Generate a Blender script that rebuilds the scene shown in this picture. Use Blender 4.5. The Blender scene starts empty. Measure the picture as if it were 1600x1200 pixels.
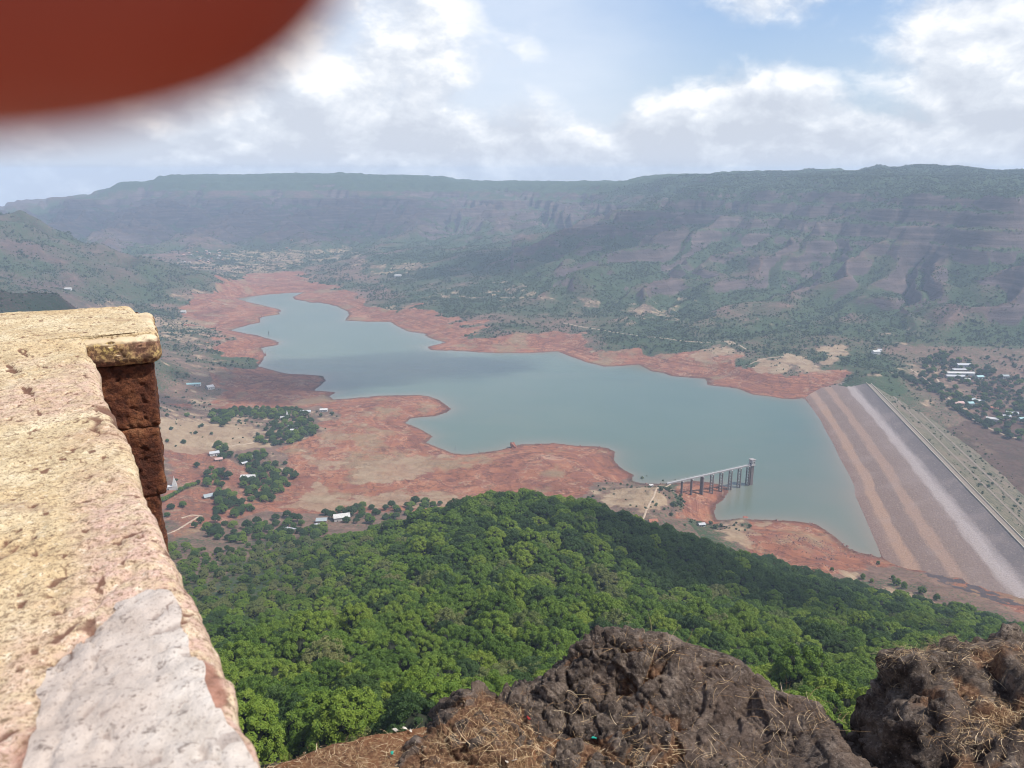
import bpy, math, random
import numpy as np
R = math.radians
random.seed(7)
rng = np.random.default_rng(11)
S = bpy.context.scene
COL = S.collection

# ------------------------------------------------------------------ camera
FPX, CX, CY, HORIZON = 1230.0, 800.0, 600.0, 271.0
PITCH = math.atan((CY - HORIZON) / FPX)
cam = bpy.data.cameras.new('camera')
cam_o = bpy.data.objects.new('camera', cam)
COL.objects.link(cam_o)
cam_o.rotation_euler = (math.pi / 2 - PITCH, 0, 0)
cam.sensor_width = 36.0
cam.sensor_fit = 'HORIZONTAL'
cam.lens = 36.0 * FPX / 1600.0
cam.clip_start = 0.004
cam.clip_end = 60000
cam.dof.use_dof = True
cam.dof.focus_distance = 4.0
cam.dof.aperture_fstop = 15.0
S.camera = cam_o

# ------------------------------------------------------------------ light
SUN = np.array([0.56, -0.13, 0.82]); SUN /= np.linalg.norm(SUN)
SUN_EL = math.asin(SUN[2]); SUN_AZ = math.atan2(SUN[0], SUN[1])
sun = bpy.data.lights.new('sun', 'SUN')
sun.energy = 5.0
sun.angle = R(0.53)
sun.color = (1.0, 0.955, 0.89)
sun_o = bpy.data.objects.new('sun', sun)
COL.objects.link(sun_o)
sun_o.rotation_euler = (math.pi / 2 - SUN_EL, 0, math.pi - SUN_AZ)
sun_o.location = (20, -20, 60)
S.view_settings.view_transform = 'Standard'
S.view_settings.look = 'None'
S.view_settings.exposure = 0.22
S.view_settings.gamma = 1.0
S.view_settings.use_curve_mapping = False
S.cycles.max_bounces = 6
S.cycles.diffuse_bounces = 3
S.cycles.glossy_bounces = 2
S.cycles.transparent_max_bounces = 12
S.cycles.volume_bounces = 1
S.cycles.use_denoising = True
S.cycles.pixel_filter_type = 'BLACKMAN_HARRIS'
S.cycles.filter_width = 1.0

# ------------------------------------------------------------------ node helpers
class NT:
    def __init__(s, tree):
        s.t = tree; s.n = tree.nodes; s.l = tree.links
    def new(s, typ, **kw):
        n = s.n.new(typ)
        for k, v in kw.items(): setattr(n, k, v)
        return n
    def inp(s, sock, v):
        if isinstance(v, bpy.types.NodeSocket): s.l.new(v, sock)
        elif v is not None:
            if hasattr(sock, 'default_value'):
                try: sock.default_value = v
                except Exception:
                    sock.default_value = tuple(v) + (1.0,) if len(v) == 3 else v
    def m(s, op, a, b=None, c=None, clamp=False):
        n = s.new('ShaderNodeMath', operation=op, use_clamp=clamp)
        for i, v in enumerate((a, b, c)):
            if v is not None: s.inp(n.inputs[i], v)
        return n.outputs[0]
    def vm(s, op, a, b=None, out=0):
        n = s.new('ShaderNodeVectorMath', operation=op)
        s.inp(n.inputs[0], a)
        if b is not None:
            if op == 'SCALE': s.inp(n.inputs['Scale'], b)
            else: s.inp(n.inputs[1], b)
        return n.outputs[out]
    def noise(s, vec, scale, detail=4, rough=0.55, dist=0.0, dim='3D', col=False):
        n = s.new('ShaderNodeTexNoise', noise_dimensions=dim)
        s.inp(n.inputs['Vector'], vec); n.inputs['Scale'].default_value = scale
        n.inputs['Detail'].default_value = detail; n.inputs['Roughness'].default_value = rough
        n.inputs['Distortion'].default_value = dist
        return n.outputs['Color' if col else 'Fac']
    def vor(s, vec, scale, feat='F1', out='Distance'):
        n = s.new('ShaderNodeTexVoronoi', feature=feat)
        s.inp(n.inputs['Vector'], vec); n.inputs['Scale'].default_value = scale
        return n.outputs[out]
    def step(s, v, lo, hi, a=0.0, b=1.0):
        n = s.new('ShaderNodeMapRange', interpolation_type='SMOOTHSTEP')
        s.inp(n.inputs[0], v); n.inputs[1].default_value = lo; n.inputs[2].default_value = hi
        n.inputs[3].default_value = a; n.inputs[4].default_value = b
        return n.outputs[0]
    def mix(s, f, a, b, blend='MIX'):
        n = s.new('ShaderNodeMix', data_type='RGBA', blend_type=blend)
        s.inp(n.inputs[0], f); s.inp(n.inputs[6], a); s.inp(n.inputs[7], b)
        return n.outputs[2]
    def ramp(s, f, stops):
        n = s.new('ShaderNodeValToRGB'); e = n.color_ramp.elements
        while len(e) < len(stops): e.new(0.5)
        for el, (p, c) in zip(e, stops):
            el.position = p; el.color = tuple(c) + (1.0,) if len(c) == 3 else c
        s.inp(n.inputs[0], f)
        return n.outputs[0]
    def bump(s, h, strength, dist, normal=None):
        n = s.new('ShaderNodeBump'); n.inputs['Strength'].default_value = strength
        n.inputs['Distance'].default_value = dist; s.inp(n.inputs['Height'], h)
        if normal is not None: s.inp(n.inputs['Normal'], normal)
        return n.outputs[0]
    def pos(s, scale=None):
        g = s.new('ShaderNodeNewGeometry').outputs['Position']
        if scale is None: return g
        return s.vm('MULTIPLY', g, scale)
    def attr(s, name, out='Fac'):
        return s.new('ShaderNodeAttribute', attribute_name=name).outputs[out]

def material(name):
    m = bpy.data.materials.new(name); m.use_nodes = True
    t = NT(m.node_tree); b = t.n['Principled BSDF']
    b.inputs['Specular IOR Level'].default_value = 0.25
    return m, t, b

def plain(name, c, rough=0.85, var=0.12, scale=3.0):
    m, t, b = material(name)
    n = t.noise(t.pos(), scale, 5)
    lo = tuple(x * (1 - var * 2) for x in c); hi = tuple(min(1, x * (1 + var)) for x in c)
    t.inp(b.inputs['Base Color'], t.ramp(n, [(0.3, lo), (0.7, hi)]))
    b.inputs['Roughness'].default_value = rough
    return m

# ------------------------------------------------------------------ sky
world = bpy.data.worlds.new('World'); S.world = world; world.use_nodes = True
W = NT(world.node_tree)
bg = W.n['Background']; bg.inputs['Strength'].default_value = 0.1
sky = W.new('ShaderNodeTexSky', sky_type='NISHITA')
sky.sun_disc = False; sky.sun_elevation = SUN_EL; sky.sun_rotation = SUN_AZ
sky.air_density = 1.0; sky.dust_density = 2.0; sky.ozone_density = 1.0
d = W.new('ShaderNodeTexCoord').outputs['Generated']
sx = W.new('ShaderNodeSeparateXYZ'); W.inp(sx.inputs[0], d)
X, Y, Z = sx.outputs
az = W.m('ARCTAN2', X, Y)
# azimuth and elevation give the sky its own map; the clouds flatten towards the horizon
cmb = W.new('ShaderNodeCombineXYZ'); W.inp(cmb.inputs[0], az)
W.inp(cmb.inputs[1], W.m('MULTIPLY', Z, 1.55)); cmb.inputs[2].default_value = 2.3
q = cmb.outputs[0]
warp = W.vm('SCALE', W.vm('SUBTRACT', W.noise(q, 9.0, 5, 0.6, col=True), (0.5, 0.5, 0.5)), 0.045)
qw = W.vm('ADD', q, warp)
n1 = W.noise(qw, 8.0, 11, 0.57)
n2 = W.noise(W.vm('ADD', qw, (0.016, 0.026, 0.0)), 8.0, 8, 0.57)
def blob(a, e, ra, re):           # one bank of cloud: azimuth, elevation, half sizes in radians
    u = W.m('DIVIDE', W.m('SUBTRACT', az, a), ra); v = W.m('DIVIDE', W.m('SUBTRACT', Z, e), re)
    r2 = W.m('ADD', W.m('MULTIPLY', u, u), W.m('MULTIPLY', v, v))
    return W.m('SUBTRACT', 1.0, r2, clamp=True)
def pxdir(u, v):
    dx = (u - CX) / FPX; dy = (CY - v) / FPX
    w = np.array([dx, dy * math.sin(PITCH) + math.cos(PITCH), dy * math.cos(PITCH) - math.sin(PITCH)])
    w /= np.linalg.norm(w); return math.atan2(w[0], w[1]), w[2]
banks = [((1130, 215), 0.17, 0.105, 1.0), ((1085, 150), 0.075, 0.055, 0.6), ((1590, 100), 0.155, 0.10, 1.0), ((1400, 235), 0.22, 0.052, 0.75),
         ((700, 235), 0.34, 0.085, 0.62), ((350, 140), 0.34, 0.16, 0.85), ((1180, 5), 0.085, 0.04, 0.35),
         ((560, 20), 0.16, 0.09, 0.5), ((40, 260), 0.3, 0.1, 0.8), ((1090, 270), 0.8, 0.045, 0.6), ((2300, 60), 0.5, 0.15, .8), ((-700, 60), 0.5, 0.15, .8)]
cov = None
for (u, v), ra, re, k in banks:
    a, e = pxdir(u, v); b_ = W.m('MULTIPLY', blob(a, e, ra, re), k)
    cov = b_ if cov is None else W.m('MAXIMUM', cov, b_)
# further round and overhead the same broken cloud goes on
far = W.step(W.m('ABSOLUTE', az), 0.75, 1.2); high = W.step(Z, 0.22, 0.4)
cov = W.m('MAXIMUM', cov, W.m('MULTIPLY', W.m('MAXIMUM', far, high), 0.24))
low = W.step(Z, 0.01, 0.085, 0.62, 0.0)
cov = W.m('ADD', cov, low)
dens = W.m('ADD', W.m('MULTIPLY', cov, 0.62), W.m('MULTIPLY', W.m('SUBTRACT', n1, 0.5), 1.25))
alpha = W.step(dens, 0.08, 0.42)
lit = W.m('ADD', W.m('MULTIPLY', W.m('SUBTRACT', n1, n2), 3.2), 0.56)
lit = W.m('SUBTRACT', lit, W.m('MULTIPLY', W.step(dens, 0.35, 0.75), 0.22), clamp=True)
lit = W.m('ADD', lit, W.step(Z, 0.02, 0.13, -0.16, 0.12), clamp=True)
ccol = W.ramp(lit, [(0.15, (0.56, 0.60, 0.68)), (0.42, (0.67, 0.71, 0.78)), (0.6, (0.78, 0.81, 0.86)), (0.82, (0.96, 0.96, 0.97))])
veil = W.m('MULTIPLY', W.step(Z, 0.18, 0.45, 1.0, 0.25), W.m('MULTIPLY', W.noise(W.vm('MULTIPLY', q, (1.0, 2.2, 1.0)), 3.0, 5, 0.6), W.step(az, 0.08, 0.28, 1.0, 0.15)))
skyc = W.mix(0.5, W.vm('SCALE', sky.outputs[0], 0.1), W.ramp(Z, [(0.0, (0.66, 0.76, 0.92)), (0.10, (0.52, 0.70, 0.97)), (0.2, (0.30, 0.52, 0.92)), (0.5, (0.13, 0.30, 0.70)), (0.9, (0.08, 0.21, 0.58))]))
veil = W.m('ADD', veil, W.m('MULTIPLY', W.step(Z, 0.25, 0.5, 1.0, 0.0), W.step(az, 0.02, 0.2, .28, 0.0)), clamp=True)
skyc = W.mix(W.m('MULTIPLY', veil, 0.85), skyc, (0.74, 0.80, 0.90))
W.inp(bg.inputs['Color'], W.vm('SCALE', W.mix(W.m('MULTIPLY', alpha, 0.93), skyc, ccol), 10.0))

# ------------------------------------------------------------------ numpy noise
def _h(ix, iy, iz, s):
    n = (ix.astype(np.int64) * 374761393 + iy.astype(np.int64) * 668265263 + iz.astype(np.int64) * 2147483647 + s * 1274126177) & 0xffffffff
    n = ((n ^ (n >> 13)) * 1274126177) & 0xffffffff
    n = ((n ^ (n >> 15)) * 2246822519) & 0xffffffff
    return ((n ^ (n >> 16)) & 0xffff) / 65535.0
def vnoise(x, y, z=None, s=0):
    x = np.asarray(x, float); y = np.asarray(y, float)
    fx, fy = np.floor(x), np.floor(y); u = x - fx; v = y - fy
    u = u * u * u * (u * (u * 6 - 15) + 10); v = v * v * v * (v * (v * 6 - 15) + 10)
    if z is None:
        o = np.zeros_like(fx)
        a = _h(fx, fy, o, s); b = _h(fx + 1, fy, o, s); c = _h(fx, fy + 1, o, s); e = _h(fx + 1, fy + 1, o, s)
        return (a + (b - a) * u) * (1 - v) + (c + (e - c) * u) * v
    z = np.asarray(z, float); fz = np.floor(z); w = z - fz; w = w * w * w * (w * (w * 6 - 15) + 10)
    r = []
    for k in (0, 1):
        a = _h(fx, fy, fz + k, s); b = _h(fx + 1, fy, fz + k, s); c = _h(fx, fy + 1, fz + k, s); e = _h(fx + 1, fy + 1, fz + k, s)
        r.append((a + (b - a) * u) * (1 - v) + (c + (e - c) * u) * v)
    return r[0] + (r[1] - r[0]) * w
def fbm(x, y, z=None, oct=5, s=0, gain=0.5, lac=2.03):
    t = 0; a = 1.0; n = 0.0
    for i in range(oct):
        t = t + a * (vnoise(x, y, z, s + i * 17) - 0.5); n += a; a *= gain
        x = x * lac + 3.1; y = y * lac + 1.7
        if z is not None: z = z * lac + 5.3
    return t / n * 2          # about -1..1
def ridged(x, y, oct=4, s=0):
    t = 0; a = 1.0; n = 0.0
    for i in range(oct):
        t = t + a * (1 - np.abs(2 * vnoise(x, y, None, s + i * 13) - 1)); n += a; a *= 0.5; x = x * 2.1 + 7.7; y = y * 2.1 + 2.9
    return t / n
def voro(x, y, z, s=0):
    fx, fy, fz = np.floor(x), np.floor(y), np.floor(z)
    f1 = np.full(x.shape, 9.0); f2 = np.full(x.shape, 9.0); cid = np.zeros(x.shape)
    for i in (-1, 0, 1):
        for j in (-1, 0, 1):
            for k in (-1, 0, 1):
                a, b, c = fx + i, fy + j, fz + k
                px = a + _h(a, b, c, s); py = b + _h(a, b, c, s + 1); pz = c + _h(a, b, c, s + 2)
                dd = np.sqrt((px - x) ** 2 + (py - y) ** 2 + (pz - z) ** 2)
                n = dd < f1
                f2 = np.where(n, f1, np.minimum(f2, dd)); cid = np.where(n, _h(a, b, c, s + 3), cid); f1 = np.where(n, dd, f1)
    return f1, f2, cid
def facet(x, y, z, s=0):          # like voro, with a tilted plane in every cell
    fx, fy, fz = np.floor(x), np.floor(y), np.floor(z)
    f1 = np.full(x.shape, 9.0); f2 = np.full(x.shape, 9.0); tl = np.zeros(x.shape); cid = np.zeros(x.shape)
    for i in (-1, 0, 1):
        for j in (-1, 0, 1):
            for k in (-1, 0, 1):
                a, b, c = fx + i, fy + j, fz + k
                dx = x - a - _h(a, b, c, s); dy = y - b - _h(a, b, c, s + 1); dz = z - c - _h(a, b, c, s + 2)
                dd = np.sqrt(dx ** 2 + dy ** 2 + dz ** 2); n = dd < f1
                t_ = dx * (_h(a, b, c, s + 5) - .5) + dy * (_h(a, b, c, s + 6) - .5) + dz * (_h(a, b, c, s + 7) - .5)
                f2 = np.where(n, f1, np.minimum(f2, dd)); tl = np.where(n, t_, tl); cid = np.where(n, _h(a, b, c, s + 3), cid); f1 = np.where(n, dd, f1)
    return f1, f2, cid, tl
def sstep(x, a, b):
    t = np.clip((x - a) / (b - a), 0, 1); return t * t * (3 - 2 * t)

# ------------------------------------------------------------------ picture rays -> places in the valley
SP, CP = math.sin(PITCH), math.cos(PITCH)
WATER = -400.0
def ray(u, v):
    dx = (u - CX) / FPX; dy = (CY - v) / FPX
    return np.array([dx, dy * SP + CP, dy * CP - SP])
def at_z(u, v, z):
    r = ray(u, v); return r * (z / r[2])
def at_d(u, v, dist):
    r = ray(u, v); return r * (dist / math.hypot(r[0], r[1]))
def at_y(u, v, y):
    r = ray(u, v); return r * (y / r[1])
def to_px(x, y, z):
    dep = y * CP - z * SP; up = y * SP + z * CP
    return CX + FPX * x / dep, CY - FPX * up / dep
def in_poly(x, y, poly):
    x = np.asarray(x, float); y = np.asarray(y, float); c = np.zeros(x.shape, bool); n = len(poly)
    for i in range(n):
        x1, y1 = poly[i]; x2, y2 = poly[(i + 1) % n]
        if y1 == y2: continue
        c ^= ((y1 > y) != (y2 > y)) & (x < (x2 - x1) * (y - y1) / (y2 - y1) + x1)
    return c
def sdf(x, y, poly):
    best = np.full(x.shape, 1e12); n = len(poly)
    for i in range(n):
        ax, ay = poly[i]; bx, by = poly[(i + 1) % n]; ex, ey = bx - ax, by - ay
        t = np.clip(((x - ax) * ex + (y - ay) * ey) / (ex * ex + ey * ey + 1e-9), 0, 1)
        best = np.minimum(best, (x - ax - t * ex) ** 2 + (y - ay - t * ey) ** 2)
    return np.sqrt(best) * np.where(in_poly(x, y, poly), -1, 1)

SHORE_L = [(371,467),(388,472),(415,478),(440,484),(437,491),(409,496),(406,504),(382,510),(361,516),(380,520),(399,523),(420,529),(438,534),(433,539),(409,544),(414,554),(412,563),(404,572),(425,578),(450,584),(478,585),(505,587),(510,595),(500,603),(491,610),(508,611),(526,613),(515,619),(522,624),(550,622),(591,618),(653,617),(670,619),(687,625),(706,639),(698,645),(680,651),(660,652),(642,654),(634,661),(655,669),(677,682),(667,692),(685,699),(708,708),(728,710),(749,707),(780,703),(801,697),(813,694),(840,693),(866,692),(900,696),(931,697),(950,700),(962,706),(960,720),(972,732),(991,742),(988,751),(1003,755),(1030,755),(1052,754),(1084,751),(1108,753),(1125,757),(1136,760),(1139,769),(1130,782),(1119,789),(1117,802),(1120,812),(1136,812),(1155,809),(1173,811),(1203,812),(1230,813),(1250,815),(1276,819),(1290,828),(1305,838),(1322,854),(1337,861),(1377,871)]
DAM_W = [(1377,869),(1361,829),(1345,795),(1336,773),(1336,761),(1317,724),(1297,685),(1283,659),(1272,642),(1258,622)]
SHORE_R = [(1256,623),(1240,624),(1222,623),(1207,620),(1177,617),(1150,607),(1125,604),(1105,602),(1102,592),(1075,590),(1050,588),(1036,583),(1016,580),(998,570),(970,572),(943,573),(915,566),(888,556),(871,549),(850,551),(830,552),(780,552),(723,549),(690,548),(672,547),(667,542),(696,535),(680,531),(668,527),(665,522),(650,520),(637,518),(617,508),(610,503),(575,503),(538,501),(545,492),(543,487),(524,478),(500,473),(488,473),(460,468),(457,464),(474,457),(450,458),(420,460),(395,463)]
lake = [tuple(at_z(u, v, WATER)[:2]) for u, v in SHORE_L + DAM_W[1:-1] + SHORE_R]
CREST = WATER + 34.0
dam_w = np.array([at_z(u, v, WATER)[:2] for u, v in DAM_W])

# ground heights: (u, v, height above water) read off the slopes, or (u, v, distance) by depression
H = []
def hz(*a):
    for u, v, zr in a: H.append(tuple(at_z(u, v, WATER + zr)))
def hd(*a):
    for u, v, dist in a: H.append(tuple(at_d(u, v, dist)))
def hw(*a): H.extend(a)
for x, y in lake[::2]: H.append((x, y, WATER))
hz((600,634,5),(650,640,3),(560,660,8),(600,680,7),(640,688,4),(560,720,8),(620,740,7),(700,730,4),(760,740,6),(830,715,6),(880,710,6),(920,715,5),(850,750,9),(940,745,9),(700,780,12),(600,780,13),(520,740,12),(480,770,16),(960,760,14),
   (970,775,20),(1030,765,27),(1010,790,26),(1050,785,21),(1090,780,13),(1108,792,5),(1080,800,13),(1060,812,18),(1020,812,28),(1130,828,12),(1150,830,13),(1200,830,8),(1240,840,9),(1280,860,9),(1230,878,18),(1330,880,8),(1380,890,9),(1400,908,16),(1350,918,22),(1450,925,24),(1500,945,30),(1560,950,33),(1620,960,36),(1300,890,17),(1120,845,24))
hz((420,680,14),(450,650,12),(330,655,18),(280,640,18),(300,700,30),(340,710,26),(400,720,18),(440,740,14),(400,760,20),(330,770,34),(280,770,42),(270,830,52),(350,820,45),(440,830,36),(520,820,30),(580,805,26),
   (300,600,22),(380,600,10),(450,600,5),(280,560,30),(340,540,14),(300,520,22),(350,485,10),(300,485,15),(270,500,25),(400,543,4),(250,460,30),(300,450,25),(380,440,14),(440,440,6),(500,445,10),(200,452,32))
sp = lambda *a: [hw((p[0], p[1], p[2] - 7)) for p in (at_d(u, v, dd) for u, v, dd in a)]
sp((800,778,560),(720,792,560),(650,812,580),(900,790,560),(1000,820,585),(1100,855,600),(1180,888,620),(1300,918,640),(1400,948,600),(1500,978,550),(1610,998,520),
   (800,850,420),(800,950,300),(700,1050,200),(660,1100,140),(450,1130,140),(500,1000,240),(1000,950,370),(1200,950,450),(1250,1000,330),(1250,1080,240),(1400,990,440),(1000,1000,250),(1500,1040,320),
   (600,900,420),(500,900,480),(400,900,540),(320,900,560),(330,960,430),(380,1030,300),(420,860,650),(550,850,600),(300,855,690),(640,835,565),(900,900,400))
hw((0,720,-366),(0,800,-378),(110,740,-368),(-80,730,-358),(200,720,-372),(300,700,-372),(0,30,-34),(-60,40,-55),(60,60,-66),(0,70,-62),(150,80,-90),(-150,80,-100),(300,150,-150),(420,300,-250),(-300,200,-200),(-450,500,-330),(0,12,-14),(15,12,-14),(-15,12,-14),(0,-40,-10),(-60,0,-45),(60,0,-45),(500,450,-340))
def ridge(pts, back, fall):          # a rounded crest: points along it and down both flanks
    for (u0, v0, d0), (u1, v1, d1) in zip(pts[:-1], pts[1:]):
        for q_ in np.linspace(0, 1, 4)[:-1]:
            p = at_d(u0 + (u1 - u0) * q_, v0 + (v1 - v0) * q_, d0 + (d1 - d0) * q_); r_ = math.hypot(p[0], p[1])
            for k in (-2 * back, -back, -.4 * back, 0, .4 * back, back, 2 * back):
                zz = p[2] - fall * (math.sqrt(k * k + (.5 * back) ** 2) - .5 * back)
                if zz > WATER + 45: H.append((p[0] * (1 + k / r_), p[1] * (1 + k / r_), zz))
ridge([(-60,452,1430),(-20,455,1450),(60,464,1480),(110,474,1500)], 70, .35)
hz((150,486,48),(200,495,40),(250,520,32),(200,560,42),(150,600,60),(100,500,70))
hw((-1500,1300,-200),(-1100,900,-290),(-700,700,-340))
ridge([(-200,318,3000),(-90,331,3000),(0,343,3000),(60,362,3000),(150,389,2970),(250,414,2900),(340,432,2850)], 190, .27)
hz((0,440,42),(150,442,36),(250,440,32),(60,452,36))
hd((0,390,3700),(150,395,3700),(-300,380,3900))
hz((300,402,50),(400,402,46),(500,410,30),(600,430,25),(600,455,20),(560,450,14),(700,450,34),(800,460,38),(900,480,38),(1000,500,38),(650,480,24),(750,495,26),(850,515,24),(620,490,8),(720,520,9),(770,530,14),(800,520,22),(930,545,14),(1000,545,22),(1100,560,22),(1150,575,18),(1200,590,18),(1240,598,16),(1290,595,18),(1200,560,30),(1300,560,34),(1180,600,10),(1080,575,10),(980,560,9),(880,540,9))
hd((60,330,6000),(110,315,6000),(150,298,6000),(185,288,5800),(240,282,5700),(300,278,5600),(400,277,5500),(480,275,5400),(540,278,5350),(600,282,5300),(700,285,5200),(800,293,5000),(870,297,4800),(935,291,4500),(1000,285,4300),(1070,280,4100),(1150,278,3900),(1215,281,3700),(1250,277,3650),(1330,271,3500),(1420,274,3400),(1480,278,3300),(1600,282,3200),(1750,285,3100),(1900,288,3000),
   (-100,345,6200),(-300,340,6200))
for u, v, dd in ((0,345,7800),(200,300,7500),(400,290,7300),(600,295,7200),(800,300,7000),(1000,296,6500),(1200,290,6200),(1400,286,6000),(1600,290,6000),(1900,295,6000)): hd((u, v, dd))
hd((1100,303,3400),(1200,303,3180),(1300,303,3000),(1450,303,2750),(1600,304,2600),(1800,306,2450),
   (1100,337,3320),(1200,337,3100),(1300,336,2930),(1450,336,2690),(1600,337,2540),(1800,340,2390))
for u, zm in ((1100, 90), (1200, 100), (1300, 110), (1450, 124), (1600, 134), (1800, 140)): hz((u, 430, zm))
hz((1100,510,42),(1200,510,44),(1300,510,47),(1450,510,60),(1600,510,66),(1800,520,66),(1368,552,34),(1450,550,32),(1600,560,30),(1500,590,12),(1430,590,20),(1400,585,26),(1470,620,6),(1550,640,0),(1520,700,-6),(1600,700,-8),(1700,750,-10),(1700,850,-10),(1800,900,0),(1600,800,-4))
hd((900,440,2357),(900,400,2750),(1000,420,2480),(1000,380,2800),(1000,340,3200),(1060,318,3350),(850,380,3600),(800,400,3100),(700,400,3200),(600,400,3300),(900,358,3900),(500,350,4500),(700,340,4500),(300,350,4600),(500,305,5100),(600,308,5020),(700,312,4900),(850,315,4600),(300,310,5200),(400,307,5150),(1000,310,4000),(200,325,5300))
hz((1300,601,14),(1345,590,35),(1366,595,37),(1400,586,36),(1425,610,10))
H = np.array(H)
_, iu = np.unique(np.round(H[:, :2]), axis=0, return_index=True); H = H[np.sort(iu)]
def kern(x, y, px, py): return np.sqrt((x[:, None] - px) ** 2 + (y[:, None] - py) ** 2 + 64.0)
_A = -kern(H[:, 0], H[:, 1], H[:, 0], H[:, 1]); N = len(H)
_M = np.zeros((N + 1, N + 1)); _M[:N, :N] = _A; _M[:N, N] = 1; _M[N, :N] = 1
_sol = np.linalg.solve(_M, np.append(H[:, 2], 0)); _w, _c = _sol[:N], _sol[N]
def rbf(x, y):
    out = np.empty(x.size)
    for i in range(0, x.size, 20000):
        out[i:i + 20000] = -kern(x[i:i + 20000], y[i:i + 20000], H[:, 0], H[:, 1]) @ _w + _c
    return out

# ------------------------------------------------------------------ terrain sheet (a fan of rings, finer where it is seen finer)
rs = [12.0]
while rs[-1] < 6900:
    r = rs[-1]
    rs.append(r + (3 if r < 60 else 5 if r < 560 else 2.6 if r < 1000 else 3.6 if r < 1500 else 6 if r < 2000 else 8.5 if r < 3500 else 15 if r < 5500 else 45))
RS = np.array(rs); AZ = np.linspace(R(-45), R(45), 880)
GR, GA = np.meshgrid(RS, AZ, indexing='ij')
GX = (GR * np.sin(GA)); GY = (GR * np.cos(GA))
gx, gy = GX.ravel(), GY.ravel()
base = rbf(gx, gy)
dl = np.full(gx.size, 3000.0)
near = (gy > 550) & (gy < 3200) & (gx < 900)
dl[near] = sdf(gx[near], gy[near], lake)
jit = 5.0 * fbm(gx / 38, gy / 38, oct=3, s=5) * np.clip(gr_ := np.hypot(gx, gy) / 1200, 0.6, 2.0)
dl = dl + jit * sstep(np.abs(dl), 0, 4) * (np.abs(dl) < 200)
rel = base - WATER
mt = sstep(rel, 24, 78) * sstep(np.hypot(gx, gy), 1100, 1700)
al = gx * 0.73 - gy * 0.68; ac = gx * 0.68 + gy * 0.73
wx = 90 * fbm(gx / 420, gy / 420, oct=3, s=31)
def tri(q_): return 1 - np.abs(2 * (q_ - np.floor(q_)) - 1)
w1 = fbm(gx / 520, gy / 520, oct=3, s=33); w2 = fbm(gx / 170, gy / 170, oct=3, s=35)
far_ = sstep(np.hypot(gx, gy), 3300, 4300); q1 = (al - .12 * ac) / 300 + 1.1 * w1 + .22 * w2; q2 = (gx + .2 * gy) / 430 + 1.0 * w1 + .15 * w2
n_a = tri(q1) * (1 - far_) + tri(q2) * far_; n_b = tri(al / 92 + .9 * w1 + 1.1 * w2 + .55 * n_a); n_c = vnoise(al / 40 + w2, ac / 300, None, 12)
big_n = vnoise(al / 700, ac / 2500, None, 3)
spur = (.60 + .4 * big_n) * .62 * n_a + .24 * n_b + .14 * n_c
slope_m = mt * (1 - sstep(rel, 280, 330)) * np.where(gx < 0, .22 + .78 * sstep(np.hypot(gx, gy), 3300, 4000), 1)
rel2 = np.maximum(rel + np.minimum(slope_m * (108 + 50 * far_) * (spur - 0.40) * (.85 + .30 * sstep(rel, 60, 150)), 3 + 70 * (1 - sstep(rel, 150, 270))), np.minimum(rel, 14)) + mt * 16 * fbm(gx / 160, gy / 160, oct=5, s=77)
band = 46.0
rel2 = np.where(rel2 > 60, rel2 + mt * sstep(rel2, 120, 215) * (0.25 + .75 * sstep(gx, -900, 0) + .75 * (np.hypot(gx, gy) > 3600)).clip(0, 1) * 0.86 * band / (2 * np.pi) * np.sin(2 * np.pi * (rel2 + 9 * fbm(gx / 500, gy / 500, oct=3, s=9)) / band), rel2)
rel2 += mt * sstep(rel2, 250, 300) * 5 * fbm(gx / 28, gy / 28, oct=2, s=19)
lowland = (1 - mt) * sstep(np.hypot(gx, gy), 500, 700)
ter = fbm(gx / 120, gy / 120, oct=6, s=41)
rel2 = rel2 + lowland * (3.0 * ter + 2.0 * (ridged(gx / 34 + 2 * ter, gy / 34, 3, 61) - .6) + 1.3 * (ridged(gx / 13 + ter, gy / 13, 2, 67) - .6)) * sstep(dl, 3, 70)
# wave-cut benches of the falling water
bw = sstep(dl, 8, 60) * lowland * (1 - sstep(rel2, 24, 36))
bq = rel2 + 1.8 * fbm(gx / 70, gy / 70, oct=4, s=55); rel2 = rel2 + bw * 0.30 * np.sin(2 * np.pi * bq / 2.6)
outside = np.maximum(rel2, 0.8) * sstep(dl, 0, 75) + 0.07 * np.clip(dl, 0, 22)
inside = -0.3 - 0.12 * np.minimum(-dl, 60)
down = sstep(gx - (470 + (gy - 800) * 0.22), 30, 140) * (gy > 500) * (gy < 1500)     # valley below the dam lies under lake level
z = np.where(dl > 0, np.where(down > 0.01, outside * (1 - down) + rel2 * down, outside), inside) + WATER
GZ = z.reshape(GX.shape)

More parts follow.
